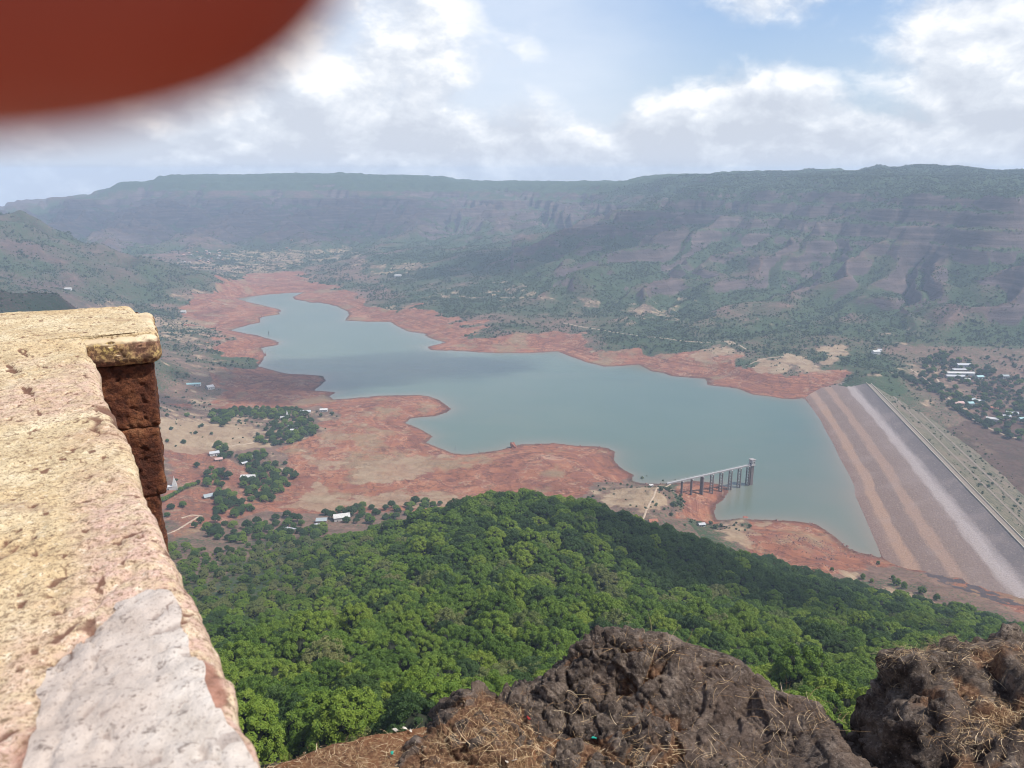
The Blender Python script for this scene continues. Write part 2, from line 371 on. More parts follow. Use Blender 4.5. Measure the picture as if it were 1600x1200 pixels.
def ground(x, y):
    x = np.asarray(x, float); y = np.asarray(y, float)
    r = np.hypot(x, y); a = np.arctan2(x, y)
    i = np.clip(np.interp(r, RS, np.arange(len(RS))), 0, len(RS) - 1.001); j = np.clip((a - AZ[0]) / (AZ[1] - AZ[0]), 0, len(AZ) - 1.001)
    i0 = i.astype(int); j0 = j.astype(int); fi = i - i0; fj = j - j0
    return (GZ[i0, j0] * (1 - fi) + GZ[i0 + 1, j0] * fi) * (1 - fj) + (GZ[i0, j0 + 1] * (1 - fi) + GZ[i0 + 1, j0 + 1] * fi) * fj
def land(u, v):
    d_ = ray(u, v); rr = RS; hh = math.hypot(d_[0], d_[1])
    zz = ground(d_[0] / hh * rr, d_[1] / hh * rr); ok = np.nonzero((rr * d_[2] / hh < zz) & (rr > 90))[0]
    k = ok[0] if len(ok) else len(rr) - 1
    r0, r1 = rr[max(k - 1, 0)], rr[k]
    for _ in range(12):
        rm = (r0 + r1) / 2
        if rm * d_[2] / hh < float(ground(d_[0] / hh * rm, d_[1] / hh * rm)): r1 = rm
        else: r0 = rm
    x, y = d_[0] / hh * r1, d_[1] / hh * r1
    return x, y, float(ground(x, y))
def land_poly(pts): return [land(u, v)[:2] for u, v in pts]

def mesh_from(name, verts, faces, mat=None, smooth=True):
    me = bpy.data.meshes.new(name)
    verts = np.asarray(verts, np.float32); faces = np.asarray(faces, np.int32); k = faces.shape[1]
    me.vertices.add(len(verts)); me.vertices.foreach_set('co', verts.ravel())
    me.loops.add(faces.size); me.loops.foreach_set('vertex_index', faces.ravel())
    me.polygons.add(len(faces)); me.polygons.foreach_set('loop_start', np.arange(0, faces.size, k, dtype=np.int32))
    me.polygons.foreach_set('use_smooth', np.full(len(faces), smooth))
    me.update(calc_edges=True)
    if mat: me.materials.append(mat)
    return me
def grid_faces(n, m):
    i = np.arange(n * m).reshape(n, m)
    return np.stack([i[:-1, :-1], i[:-1, 1:], i[1:, 1:], i[1:, :-1]], -1).reshape(-1, 4)
def add_attr(me, name, vals):
    a = me.attributes.new(name, 'FLOAT', 'POINT'); a.data.foreach_set('value', np.asarray(vals, np.float32).ravel())
def obj(name, me, parent=None, **props):
    o = bpy.data.objects.new(name, me); COL.objects.link(o)
    if parent: o.parent = parent
    for k, v in props.items(): o[k] = v
    return o
def thing(name, label, cat, loc=(0, 0, 0), rz=0.0, group=None):
    o = bpy.data.objects.new(name, None); COL.objects.link(o); o.location = loc; o.rotation_euler = (0, 0, rz); o.empty_display_size = 0.1
    o['label'] = label; o['category'] = cat
    if group: o['group'] = group
    return o
def tag(o, label, cat, group=None):
    o['label'] = label; o['category'] = cat
    if group: o['group'] = group
    return o

# what covers the ground
rel3 = z - WATER; dist = np.hypot(gx, gy)
nz1 = fbm(gx / 90, gy / 90, oct=5, s=101); nz2 = fbm(gx / 400, gy / 400, oct=4, s=131); nz3 = fbm(gx / 30, gy / 30, oct=4, s=151)
RED_L = [(525,640),(500,660),(480,690),(450,700),(430,740),(440,770),(415,800),(520,806),(700,800),(820,790),(905,780),(930,755),(1000,752),(1040,748),(1130,740),(1100,690),(800,660),(650,610),(520,610),(515,560),(480,430),(440,420),(380,432),(330,452),(300,470),(290,490),(300,512),(350,510),(380,528),(340,540),(345,558),(390,560),(400,575),(330,585),(330,610),(290,632),(420,640),(500,632)]
RED_C = [(1062,752),(1048,790),(1035,812),(1070,815),(1120,818),(1160,780),(1150,750)]
RED_D = [(1170,806),(1165,850),(1180,872),(1250,892),(1300,905),(1330,880),(1400,878),(1460,900),(1600,955),(1640,960),(1640,930),(1500,905),(1400,870),(1300,800),(1200,800)]
RED_V = [(255,704),(300,704),(350,712),(430,735),(445,770),(420,800),(360,812),(330,832),(262,852),(250,852),(250,704)]
RED_R = [(1310,582),(1277,582),(1242,588),(1205,583),(1167,572),(1136,558),(1110,556),(1084,552),(1050,552),(998,540),(970,546),(947,551),(909,541),(912,524),(854,523),(792,530),(741,528),(775,506),(720,508),(692,487),(627,480),(569,480),(551,463),(527,446),(480,440),(440,455),(480,490),(700,560),(900,590),(1100,640),(1270,640),(1300,600)]
w_red = np.zeros(gx.size)
sel = (dist > 550) & (dist < 3300) & (rel3 > -3) & (rel3 < 70)
for poly in (RED_L, RED_C, RED_D, RED_R, RED_V):
    s_ = sdf(gx[sel], gy[sel], land_poly(poly)) + (30 * nz1[sel] + 20 * nz3[sel]) * np.clip(dist[sel] / 1100, .5, 2)
    w_red[sel] = np.maximum(w_red[sel], (.62 if poly is RED_V else 1.0) * (1 - sstep(s_, -9, 9)))
brk = land_poly([(1425,882),(1470,896),(1520,914),(1560,928),(1640,958),(1640,968),(1560,942),(1500,922),(1450,902)]); s_ = sdf(gx[sel], gy[sel], brk) + 5 * nz3[sel]; brk_w = np.zeros(gx.size); brk_w[sel] = (1 - sstep(s_, -5, 3)) * sstep(fbm(gx[sel] / 7, gy[sel] / 7, oct=3, s=171), -.45, .15); w_red = w_red * (1 - brk_w)
w_tan = np.zeros(gx.size)
TAN = [[(1045,752),(1000,756),(930,765),(925,790),(985,800),(1030,815),(1042,800),(1055,775)], [(1175,575),(1185,560),(1225,562),(1228,580),(1210,588)], [(1230,555),(1250,560),(1280,580),(1262,582),(1240,572)],
       [(250,660),(330,657),(400,668),(420,690),(330,700),(250,700)], [(485,715),(520,720),(505,745),(515,770),(560,778),(640,770),(710,775),(700,790),(600,795),(480,800),(450,790),(495,765)],
       [(1130,815),(1165,808),(1180,830),(1165,855),(1120,845)], [(1290,900),(1330,900),(1420,920),(1480,945),(1430,950),(1330,925)], [(610,715),(650,705),(690,712),(660,735),(600,750),(550,755),(580,735)], [(1280,545),(1310,540),(1325,555),(1290,565)],
       [(1070,558),(1110,548),(1140,535),(1145,548),(1100,565)]]
for poly in TAN:
    lp = land_poly(poly); s_ = sdf(gx[sel], gy[sel], lp) + 34 * nz1[sel] + 26 * nz3[sel]
    w_tan[sel] = np.maximum(w_tan[sel], 1 - sstep(s_, -14, 12))
w_tan = np.maximum(w_tan, 0.55 * sstep(nz2 + 0.6 * nz3, 0.18, 0.5) * (rel3 > 8) * (rel3 < 60) * (dist > 800))
# slope from the sheet itself
gzr = np.gradient(GZ, axis=0) / np.maximum(np.gradient(GR, axis=0), 1e-3); gza = np.gradient(GZ, axis=1) / np.maximum(np.gradient(GA, axis=1) * GR, 1e-3)
slope = np.hypot(gzr, gza).ravel()
strata = np.sin(2 * np.pi * (rel3 + 9 * fbm(gx / 500, gy / 500, oct=3, s=9)) / band)
w_rock = np.maximum(sstep(slope + 0.12 * nz3, 0.70, 1.05), .5 * sstep(strata + 1.0 * nz1 + .9 * nz3, .1, 1.1) * sstep(rel3, 170, 235) * (1 - sstep(rel3, 285, 305))) * sstep(rel3, 40, 90) * (dist > 1000)
forest_px = [(262,848),(330,862),(420,850),(520,842),(600,838),(640,806),(700,788),(760,775),(850,770),(900,787),(960,802),(1050,838),(1130,852),(1190,882),(1300,914),(1420,947),(1510,972),(1600,992),(1750,1020),(1750,1500),(-200,1500),(-200,860)]
w_rock = np.maximum(w_rock, brk_w)
w_green = np.clip(0.48 + .20 * mt + 0.55 * nz1 + 0.45 * nz2 - 0.45 * w_rock, 0, 1)
w_green = np.maximum(w_green, sstep(rel3, 285, 310) * (dist > 1000))
lowv = (rel3 < 60) & (gx < 200) & (gy < 1500)
w_green = np.where(lowv, w_green * 0.35, w_green)
w_green = np.where((rel3 > 22) & (dist > 1450) & (gx > -500), np.clip(w_green + .22, 0, 1), w_green)
rightv = sstep(gx - (480 + (gy - 800) * .25), 60, 160) * (gy > 600) * (rel3 < 40)
w_green = w_green * (1 - .45 * rightv); w_tan = np.maximum(w_tan, rightv * .45 * sstep(nz1, -.1, .3))
w_green = np.clip(w_green + mt * (1 - sstep(rel3, 285, 310)) * (.40 - spur) * 2.4, 0, 1); lhill = (gx < -600) & (dist > 1300) & (dist < 3400) & (rel3 > 30)
w_rock = np.where(lhill, w_rock * .15, w_rock); w_green = np.where(lhill, np.clip(.40 + .5 * nz1, 0, 1), w_green)
w_green *= (1 - w_red) * (1 - w_tan * 0.8)
terr_m, t, b = material('valley_ground')
P = t.pos(); zc = t.new('ShaderNodeSeparateXYZ'); t.inp(zc.inputs[0], P)
big = t.noise(P, 0.012, 6, 0.6); mid = t.noise(P, 0.05, 6, 0.62); fine = t.noise(P, 0.35, 5, 0.62)
ringv = t.new('ShaderNodeCombineXYZ'); t.inp(ringv.inputs[0], t.m('MULTIPLY', zc.outputs[0], 0.004)); t.inp(ringv.inputs[1], t.m('MULTIPLY', zc.outputs[1], 0.004))
t.inp(ringv.inputs[2], t.m('MULTIPLY', zc.outputs[2], 0.55))
ring = t.noise(ringv.outputs[0], 1.0, 6, 0.65, 0.6)
redc = t.ramp(ring, [(0.28, (0.115, 0.053, 0.034)), (0.42, (0.195, 0.076, 0.043)), (0.53, (0.25, 0.10, 0.055)), (0.63, (0.285, 0.128, 0.072)), (0.76, (0.34, 0.215, 0.145))])
redc = t.mix(t.step(mid, 0.46, 0.62, 0.0, 0.65), redc, (0.165, 0.066, 0.048))
warpP = t.vm('ADD', P, t.vm('SCALE', t.noise(P, 0.03, 4, 0.6, col=True), 60.0))
vein = t.m('ABSOLUTE', t.m('SUBTRACT', t.noise(warpP, 0.022, 5, 0.6), 0.5))
redc = t.mix(t.step(vein, 0.0, 0.028, 0.75, 0.0), redc, (0.085, 0.036, 0.027))
pale = t.m('ABSOLUTE', t.m('SUBTRACT', t.noise(warpP, 0.016, 4, 0.6), 0.46))
redc = t.mix(t.step(pale, 0.0, 0.02, 0.5, 0.0), redc, (0.36, 0.24, 0.16))
redc = t.mix(t.step(big, 0.53, 0.64, 0.0, 0.62), redc, (0.215, 0.165, 0.095))
redc = t.mix(t.step(fine, 0.62, 0.75, 0.0, 0.35), redc, (0.09, 0.045, 0.035))
tanc = t.ramp(mid, [(0.3, (0.205, 0.13, 0.08)), (0.5, (0.275, 0.195, 0.12)), (0.72, (0.35, 0.27, 0.175))])
tanc = t.mix(t.step(fine, 0.6, 0.72, 0.0, 0.6), tanc, (0.20, 0.13, 0.085))
dryc = t.ramp(mid, [(0.3, (0.095, 0.058, 0.044)), (0.5, (0.15, 0.092, 0.068)), (0.72, (0.21, 0.125, 0.087))])
dryc = t.mix(t.m('MULTIPLY', t.attr('mount'), .8), dryc, t.ramp(mid, [(0.3, (0.05, 0.038, 0.032)), (0.5, (0.085, 0.056, 0.047)), (0.72, (0.135, 0.085, 0.07))]))
grn = t.ramp(fine, [(0.3, (0.022, 0.036, 0.018)), (0.55, (0.045, 0.068, 0.03)), (0.75, (0.075, 0.095, 0.045))])
rock = t.ramp(t.noise(t.vm('MULTIPLY', P, (0.006, 0.006, 0.09)), 1.0, 6, 0.6), [(0.3, (0.045, 0.035, 0.035)), (0.52, (0.085, 0.063, 0.060)), (0.75, (0.165, 0.12, 0.107))])
gm = t.m('ADD', t.attr('green'), t.m('MULTIPLY', t.m('SUBTRACT', fine, 0.5), 2.4))
col = t.mix(t.step(gm, 0.22, 0.60), dryc, grn)
col = t.mix(t.step(t.m('ADD', t.attr('rock'), t.m('MULTIPLY', t.m('SUBTRACT', mid, 0.5), 1.2)), 0.35, 0.7), col, rock)
tmx = t.step(t.m('ADD', t.attr('tan'), t.m('ADD', t.m('MULTIPLY', t.m('SUBTRACT', fine, 0.5), 1.0), t.m('MULTIPLY', t.m('SUBTRACT', mid, 0.5), 1.4))), 0.3, 0.75)
col = t.mix(t.m('MULTIPLY', tmx, 0.9), col, tanc)
rm = t.m('ADD', t.attr('red'), t.m('ADD', t.m('MULTIPLY', t.m('SUBTRACT', fine, 0.5), 0.9), t.m('MULTIPLY', t.m('SUBTRACT', mid, 0.5), 0.9)))
col = t.mix(t.m('MULTIPLY', t.step(rm, 0.35, 0.65), t.m('SUBTRACT', 1.0, t.m('MULTIPLY', tmx, 0.72))), col, redc)
col = t.mix(t.step(t.m('ADD', zc.outputs[2], t.m('MULTIPLY', mid, 0.5)), -399.55, -398.9, 0.62, 0.0), col, (0.055, 0.028, 0.021))
t.inp(b.inputs['Base Color'], col); b.inputs['Roughness'].default_value = 0.95; b.inputs['Specular IOR Level'].default_value = 0.1
bmp = t.bump(t.m('ADD', mid, t.m('MULTIPLY', ring, 0.5)), 0.7, 5.0)
t.inp(b.inputs['Normal'], t.bump(fine, 0.6, 1.4, bmp))
me = mesh_from('terrain', np.stack([gx, gy, z], 1), grid_faces(*GX.shape)[:, ::-1], terr_m)
for nme, vals in (('red', w_red), ('tan', w_tan), ('green', w_green), ('rock', w_rock), ('mount', mt)): add_attr(me, nme, vals)
terrain = obj('terrain', me, kind='structure')
GREEN = w_green.reshape(GX.shape)

# ------------------------------------------------------------------ lake
wm, t, b = material('lake_water')
P = t.pos()
turb = t.noise(P, 0.0035, 4, 0.5)
wc = t.mix(t.attr('silt'), t.ramp(turb, [(0.3, (0.070, 0.110, 0.084)), (0.7, (0.090, 0.128, 0.094))]), (0.17, 0.145, 0.105))
t.inp(b.inputs['Base Color'], wc)
b.inputs['Roughness'].default_value = 0.22; b.inputs['IOR'].default_value = 1.33; b.inputs['Specular IOR Level'].default_value = 0.5
t.inp(b.inputs['Normal'], t.bump(t.m('ADD', t.noise(P, 0.6, 3, 0.6), t.m('MULTIPLY', t.noise(t.vm('MULTIPLY', P, (0.3, 1.0, 1.0)), 0.05, 4), 2.0)), 0.10, 0.5))
import bmesh
qx, qy = np.meshgrid(np.arange(-1000, 640, 8.0), np.arange(700, 2760, 8.0), indexing='ij')
qd = sdf(qx.ravel(), qy.ravel(), lake)
gf = grid_faces(*qx.shape)[:, ::-1]; gf = gf[(qd[gf] < 14).any(1)]
used, inv = np.unique(gf.ravel(), return_inverse=True)
me = mesh_from('lake', np.stack([qx.ravel()[used], qy.ravel()[used], np.full(len(used), WATER)], 1), inv.reshape(-1, 4), wm)
qs = qd[used]; qxx, qyy = qx.ravel()[used], qy.ravel()[used]
add_attr(me, 'silt', np.clip(.75 * np.exp(np.minimum(qs, 0) / 16) + .38 * sstep(qxx + .25 * (qyy - 1000), 150, 420) * sstep(-qyy, -1250, -850) + .15 * fbm(qxx / 120, qyy / 60, oct=4, s=3), 0, 1))
obj('lake_water', me, kind='structure')
# ------------------------------------------------------------------ dam
class MB:                       # collects boxes, bars and prisms into one mesh
    def __init__(s): s.v = []; s.f = []
    def quad_prism(s, bot, top):
        k = len(s.v); n = len(bot); s.v += [tuple(p) for p in bot] + [tuple(p) for p in top]
        s.f.append([k + i for i in range(n)][::-1]); s.f.append([k + n + i for i in range(n)])
        for i in range(n): j = (i + 1) % n; s.f.append([k + i, k + j, k + n + j, k + n + i])
        return s
    def box(s, cx, cy, z0, sx, sy, h, rz=0.0, tx=1.0, ty=1.0):
        c, q = math.cos(rz), math.sin(rz)
        def P(x, y, zz): return (cx + x * c - y * q, cy + x * q + y * c, zz)
        a = [(-sx / 2, -sy / 2), (sx / 2, -sy / 2), (sx / 2, sy / 2), (-sx / 2, sy / 2)]
        return s.quad_prism([P(x, y, z0) for x, y in a], [P(x * tx, y * ty, z0 + h) for x, y in a])
    def bar(s, p, q_, r, r2=None, n=6):
        p = np.array(p, float); q_ = np.array(q_, float); d_ = q_ - p; d_ /= np.linalg.norm(d_) + 1e-12
        a = np.cross(d_, (0, 0, 1) if abs(d_[2]) < 0.9 else (1, 0, 0)); a /= np.linalg.norm(a); b_ = np.cross(d_, a); r2 = r if r2 is None else r2
        ang = [2 * math.pi * i / n for i in range(n)]
        return s.quad_prism([p + r * (math.cos(t_) * a + math.sin(t_) * b_) for t_ in ang], [q_ + r2 * (math.cos(t_) * a + math.sin(t_) * b_) for t_ in ang])
    def mesh(s, name, mat, smooth=False):
        me = bpy.data.meshes.new(name); me.from_pydata(s.v, [], s.f); me.materials.append(mat)
        bm_ = bmesh.new(); bm_.from_mesh(me); bmesh.ops.recalc_face_normals(bm_, faces=bm_.faces[:]); bm_.to_mesh(me); bm_.free()
        if smooth:
            for p in me.polygons: p.use_smooth = True
        return me
    def build(s, name, mat, parent=None, smooth=False, **kw): return obj(name, s.mesh(name, mat, smooth), parent, **kw)

face_m, t, b = material('stone_pitching')
f_ = t.attr('level'); P = t.pos(); fn = t.noise(P, 0.5, 5, 0.7); md = t.noise(t.vm('MULTIPLY', P, (0.02, 0.02, 0.35)), 1.0, 5, 0.6)
lv = t.m('ADD', f_, t.m('MULTIPLY', t.m('SUBTRACT', md, 0.5), 0.10))
c_ = t.ramp(lv, [(0.0, (0.19, 0.115, 0.088)), (0.09, (0.215, 0.135, 0.10)), (0.125, (0.32, 0.195, 0.13)), (0.20, (0.32, 0.195, 0.13)), (0.23, (0.19, 0.124, 0.095)), (0.36, (0.195, 0.13, 0.102)),
                 (0.40, (0.30, 0.19, 0.135)), (0.47, (0.29, 0.185, 0.132)), (0.50, (0.20, 0.135, 0.105)), (0.67, (0.215, 0.152, 0.125)), (0.70, (0.345, 0.28, 0.25)), (0.77, (0.355, 0.295, 0.27)), (0.84, (0.145, 0.116, 0.108)), (1.0, (0.12, 0.098, 0.092))])
c_ = t.mix(t.step(fn, .46, .62, 0, .40), c_, t.mix(.5, c_, (0.035, 0.025, 0.022))); st_ = t.noise(t.vm('MULTIPLY', P, (.6, .6, 2.5)), .5, 5, .75); c_ = t.mix(t.step(st_, .53, .66, 0, .35), c_, (.40, .30, .225))
c_ = t.mix(t.step(t.noise(P, 0.03, 4), 0.45, 0.7, 0.0, 0.25), c_, (0.30, 0.23, 0.2))
t.inp(b.inputs['Base Color'], c_); b.inputs['Roughness'].default_value = 0.95
t.inp(b.inputs['Normal'], t.bump(fn, 0.8, 1.2))
back_m, t, b = material('dry_embankment_grass')
P = t.pos(); fn = t.noise(t.vm('MULTIPLY', P, (1.0, .5, 1.0)), 0.22, 7, 0.75); md = t.noise(P, 0.03, 4)
c_ = t.ramp(fn, [(0.36, (0.035, 0.042, 0.02)), (0.46, (0.085, 0.08, 0.044)), (0.56, (0.14, 0.112, 0.072)), (0.70, (0.23, 0.185, 0.13))])
c_ = t.mix(t.step(md, 0.5, 0.65, 0.0, 0.6), c_, (0.17, 0.12, 0.09))
t.inp(b.inputs['Base Color'], c_); t.inp(b.inputs['Normal'], t.bump(fn, 0.8, 1.5)); b.inputs['Roughness'].default_value = 0.95
pale_m = plain('pale_masonry', (0.40, 0.345, 0.27), scale=0.3)
road_m = plain('crest_gravel', (0.21, 0.165, 0.125), scale=0.5)

c0 = at_z(1603, 861, CREST)[:2]; c1 = at_z(1348, 593.5, CREST)[:2]
cd = (c1 - c0) / np.linalg.norm(c1 - c0); cn = np.array([cd[1], -cd[0]])            # along, and to the valley side
LEN = float(np.linalg.norm(c1 - c0))
ws = (dam_w - c0) @ cd; wt = -((dam_w - c0) @ cn)
o_ = np.argsort(ws); ws, wt = ws[o_], wt[o_]
def run(sv): return np.interp(sv, ws, wt) / 34.0                                     # horizontal run of the face for one metre of height
def dam_face_z(x, y):
    s_ = (x - c0[0]) * cd[0] + (y - c0[1]) * cd[1]; a = -((x - c0[0]) * cn[0] + (y - c0[1]) * cn[1])
    return s_, a, CREST - a / run(s_)
dam = thing('embankment_dam', 'long straight stone faced dam with brown and white waterline bands along its slope', 'dam', (c0[0], c0[1], WATER))
def dpt(s_, a, zz): p = c0 + cd * s_ + cn * a; return (p[0] - c0[0], p[1] - c0[1], zz - WATER)
SV = np.linspace(-420, LEN + 14, 260); HV = np.linspace(CREST - WATER, -16, 34)
uv_ = [(s_, -(CREST - WATER - h_) * run(s_) + 0.5 * math.sin(s_ * .05), h_) for s_ in SV for h_ in HV]
me = mesh_from('upstream_face', [dpt(s_, a, WATER + h_) for s_, a, h_ in uv_], grid_faces(len(SV), len(HV))[:, ::-1], face_m)
kink = lambda s_: 1.0
add_attr(me, 'level', [h_ / (CREST - WATER) for s_, a, h_ in uv_]); obj('upstream_face', me, dam)
CW = 9.0
def strip(name, mat, rows, s0=-420, s1=None, n=160):
    sv = np.linspace(s0, LEN + 14 if s1 is None else s1, n)
    me = mesh_from(name, [dpt(s_, a, zz) for s_ in sv for a, zz in rows], grid_faces(n, len(rows))[:, ::-1], mat, False)
    return obj(name, me, dam)
strip('crest_road', road_m, [(0.0, CREST), (0.0, CREST + .02), (CW, CREST + .02), (CW, CREST)][::-1])
for a in (0.3, CW - 1.1): strip('parapet', pale_m, [(a + .8, CREST - .2), (a + .8, CREST + 1.15), (a, CREST + 1.15), (a, CREST - .2)])
strip('downstream_face', back_m, [(CW + 2.3 * 64, CREST - 62), (CW + 62, CREST - 25.0), (CW + 57, CREST - 25.0), (CW + 31, CREST - 12.5), (CW + 27, CREST - 12.5), (CW, CREST)])
for a, zz in ((CW + 60.5, CREST - 24.98), (CW + 29.6, CREST - 12.48)): strip('berm_path', road_m, [(a + 1.6, zz - .1), (a + 1.6, zz + .15), (a - 1.2, zz + .15), (a - 1.2, zz - .1)], 20, LEN - 60)

# ------------------------------------------------------------------ outlet tower and its footbridge
conc = plain('weathered_concrete', (0.30, 0.27, 0.26), scale=0.4)
conc_d = plain('stained_concrete', (0.145, 0.11, 0.10), scale=0.4)
conc_l = plain('pale_concrete', (0.37, 0.355, 0.345), scale=0.4)
dark = plain('dark_opening', (0.03, 0.03, 0.035))
steel = plain('grey_steel', (0.33, 0.33, 0.34))
DECK = -371.0
T = at_z(1172, 757, WATER)[:2]; A0 = at_z(1050, 753, DECK)[:2]
bd = (T - A0) / np.linalg.norm(T - A0); bl = float(np.linalg.norm(T - A0)); brz = math.atan2(bd[1], bd[0]); bnr = np.array([-bd[1], bd[0]])
tw = thing('outlet_tower', 'tall concrete tower standing in the water at the end of the footbridge', 'tower', (T[0], T[1], WATER), brz)
MB().box(0, 0, -14, 4.6, 4.6, 41.5).build('shaft', conc_d, tw)
MB().box(0, 0, 27.5, 7.4, 7.4, 0.7).build('platform', conc, tw)
cab = MB().box(0.3, 0, 28.2, 5.6, 5.6, 7.0).build('cabin', conc_l, tw)
MB().box(0.3, 0, 35.2, 7.0, 7.0, 0.6).build('roof', conc, tw)
for sgn in (-1, 1):
    MB().box(0.3 + sgn * 1.3, -2.83, 30.4, 1.3, 0.12, 2.2).build('window', dark, cab)
MB().box(3.13, 0.6, 30.2, 0.12, 1.5, 2.2).build('window', dark, cab)
MB().box(-2.53, 0, 28.25, 0.14, 1.3, 2.6).build('door', dark, cab)
rl = MB()
for x, y in ((-3.5, -3.5), (3.5, -3.5), (3.5, 3.5), (-3.5, 3.5), (0, -3.5), (3.5, 0), (0, 3.5)): rl.bar((x, y, 28.2), (x, y, 29.3), .07)
for a, c in (((-3.5, -3.5), (3.5, -3.5)), ((3.5, -3.5), (3.5, 3.5)), ((3.5, 3.5), (-3.5, 3.5))): rl.bar((*a, 29.3), (*c, 29.3), .06)
rl.build('railing', steel, tw)
br = thing('footbridge', 'narrow concrete footbridge on trestle piers running from the bank to the water tower', 'footbridge', (A0[0], A0[1], WATER), brz)
dz = DECK - WATER
MB().box(bl / 2 - 5, 0, dz - 0.7, bl + 6, 2.6, 0.6).build('deck', conc_l, br)
gd = MB()
for y in (-0.95, 0.95): gd.box(bl / 2 - 5, y, dz - 1.7, bl + 6, 0.45, 1.0)
gd.build('girder', conc, br)
for y in (-1.25, 1.25):
    r_ = MB()
    for i in range(48): r_.bar((-6 + i * bl / 47.5, y, dz - .1), (-6 + i * bl / 47.5, y, dz + 1.1), .06, n=4)
    for hh in (0.55, 1.1): r_.bar((-6, y, dz + hh), (bl - 3.8, y, dz + hh), .06, n=4)
    r_.build('railing', conc_l, br)
def bpos(u):                   # where along the deck the pier seen at column u stands
    lo, hi = 0.0, bl
    for _ in range(40):
        m_ = (lo + hi) / 2; p = A0 + bd * m_
        if to_px(p[0], p[1], WATER + dz - 14)[0] < u: lo = m_
        else: hi = m_
    return lo
for i, u in enumerate((1065, 1080, 1096.5, 1112, 1126.5, 1141, 1155, 1168.5)):
    xx = bpos(u); p = A0 + bd * xx; g_ = float(ground(p[0], p[1])) - WATER; lo = min(g_, 0) - 9 if g_ < 2 else g_ - 2.5
    top = dz - 1.7
    pr = obj('pier', MB().box(xx, 0, top - 0.9, 1.5, 6.8, 0.9).mesh('pier_cap', conc), br)
    if i in (0, 1, 2):
        MB().box(xx, 0, lo, 1.5 if i == 2 else 1.1, 5.6 if i == 2 else 3.2, top - .9 - lo, 0, .92, .92).build('pier_wall', conc_d, pr)
    else:
        for y in (-2.6, 2.6): MB().box(xx, y, lo, 1.2, 1.2, top - .9 - lo, 0, .75, .75).build('column', conc_d, pr)
        zz = top - 3.4; k = 0
        while zz > lo + 3:
            MB().box(xx, 0, zz - .35, .62, 4.3, .7).build('cross_tie', conc, pr)
            for sg in (-1, 1):
                MB().bar((xx + .05 * sg, -2.3 * sg, zz), (xx + .05 * sg, 2.3 * sg, zz - 3.5), .18, n=4).build('brace', conc_d, pr)
            zz -= 3.7

# ------------------------------------------------------------------ foliage
def leaf_mat(name, stops, trans=0.25):
    m, t, b = material(name)
    rnd = t.new('ShaderNodeObjectInfo').outputs['Random']; vr = t.attr('leaf')
    c_ = t.ramp(t.m('ADD', t.m('MULTIPLY', rnd, 0.50), t.m('MULTIPLY', vr, 0.42)), stops)
    t.inp(b.inputs['Base Color'], c_); b.inputs['Roughness'].default_value = 0.6; b.inputs['Specular IOR Level'].default_value = 0.22
    tr = t.new('ShaderNodeBsdfTranslucent'); t.inp(tr.inputs['Color'], t.mix(0.5, c_, (0.10, 0.16, 0.02)))
    ms = t.new('ShaderNodeMixShader'); ms.inputs[0].default_value = trans
    t.l.new(b.outputs[0], ms.inputs[1]); t.l.new(tr.outputs[0], ms.inputs[2]); t.l.new(ms.outputs[0], t.n['Material Output'].inputs['Surface'])
    return m
hull_m = plain('inner_shade_hull', (0.020, 0.024, 0.012), scale=3.0)  # near-black hull inside the lobes, the crown's inner shade put into its colour
leaf_a = leaf_mat('broad_leaves', [(0.05, (0.050, 0.098, 0.014)), (0.35, (0.098, 0.168, 0.021)), (0.6, (0.16, 0.232, 0.027)), (0.85, (0.225, 0.28, 0.034)), (1.0, (0.29, 0.28, 0.042))])
leaf_b = leaf_mat('dark_leaves', [(0.05, (0.030, 0.060, 0.015)), (0.5, (0.052, 0.095, 0.022)), (1.0, (0.088, 0.135, 0.03))])
leaf_c = leaf_mat('pale_leaves', [(0.05, (0.11, 0.145, 0.04)), (0.5, (0.16, 0.18, 0.055)), (1.0, (0.23, 0.20, 0.085))])
leaf_d = leaf_mat('scrub_leaves', [(0.05, (0.040, 0.066, 0.028)), (0.5, (0.068, 0.096, 0.038)), (1.0, (0.12, 0.13, 0.058))])
bark = plain('bark', (0.10, 0.075, 0.055), scale=2.0)
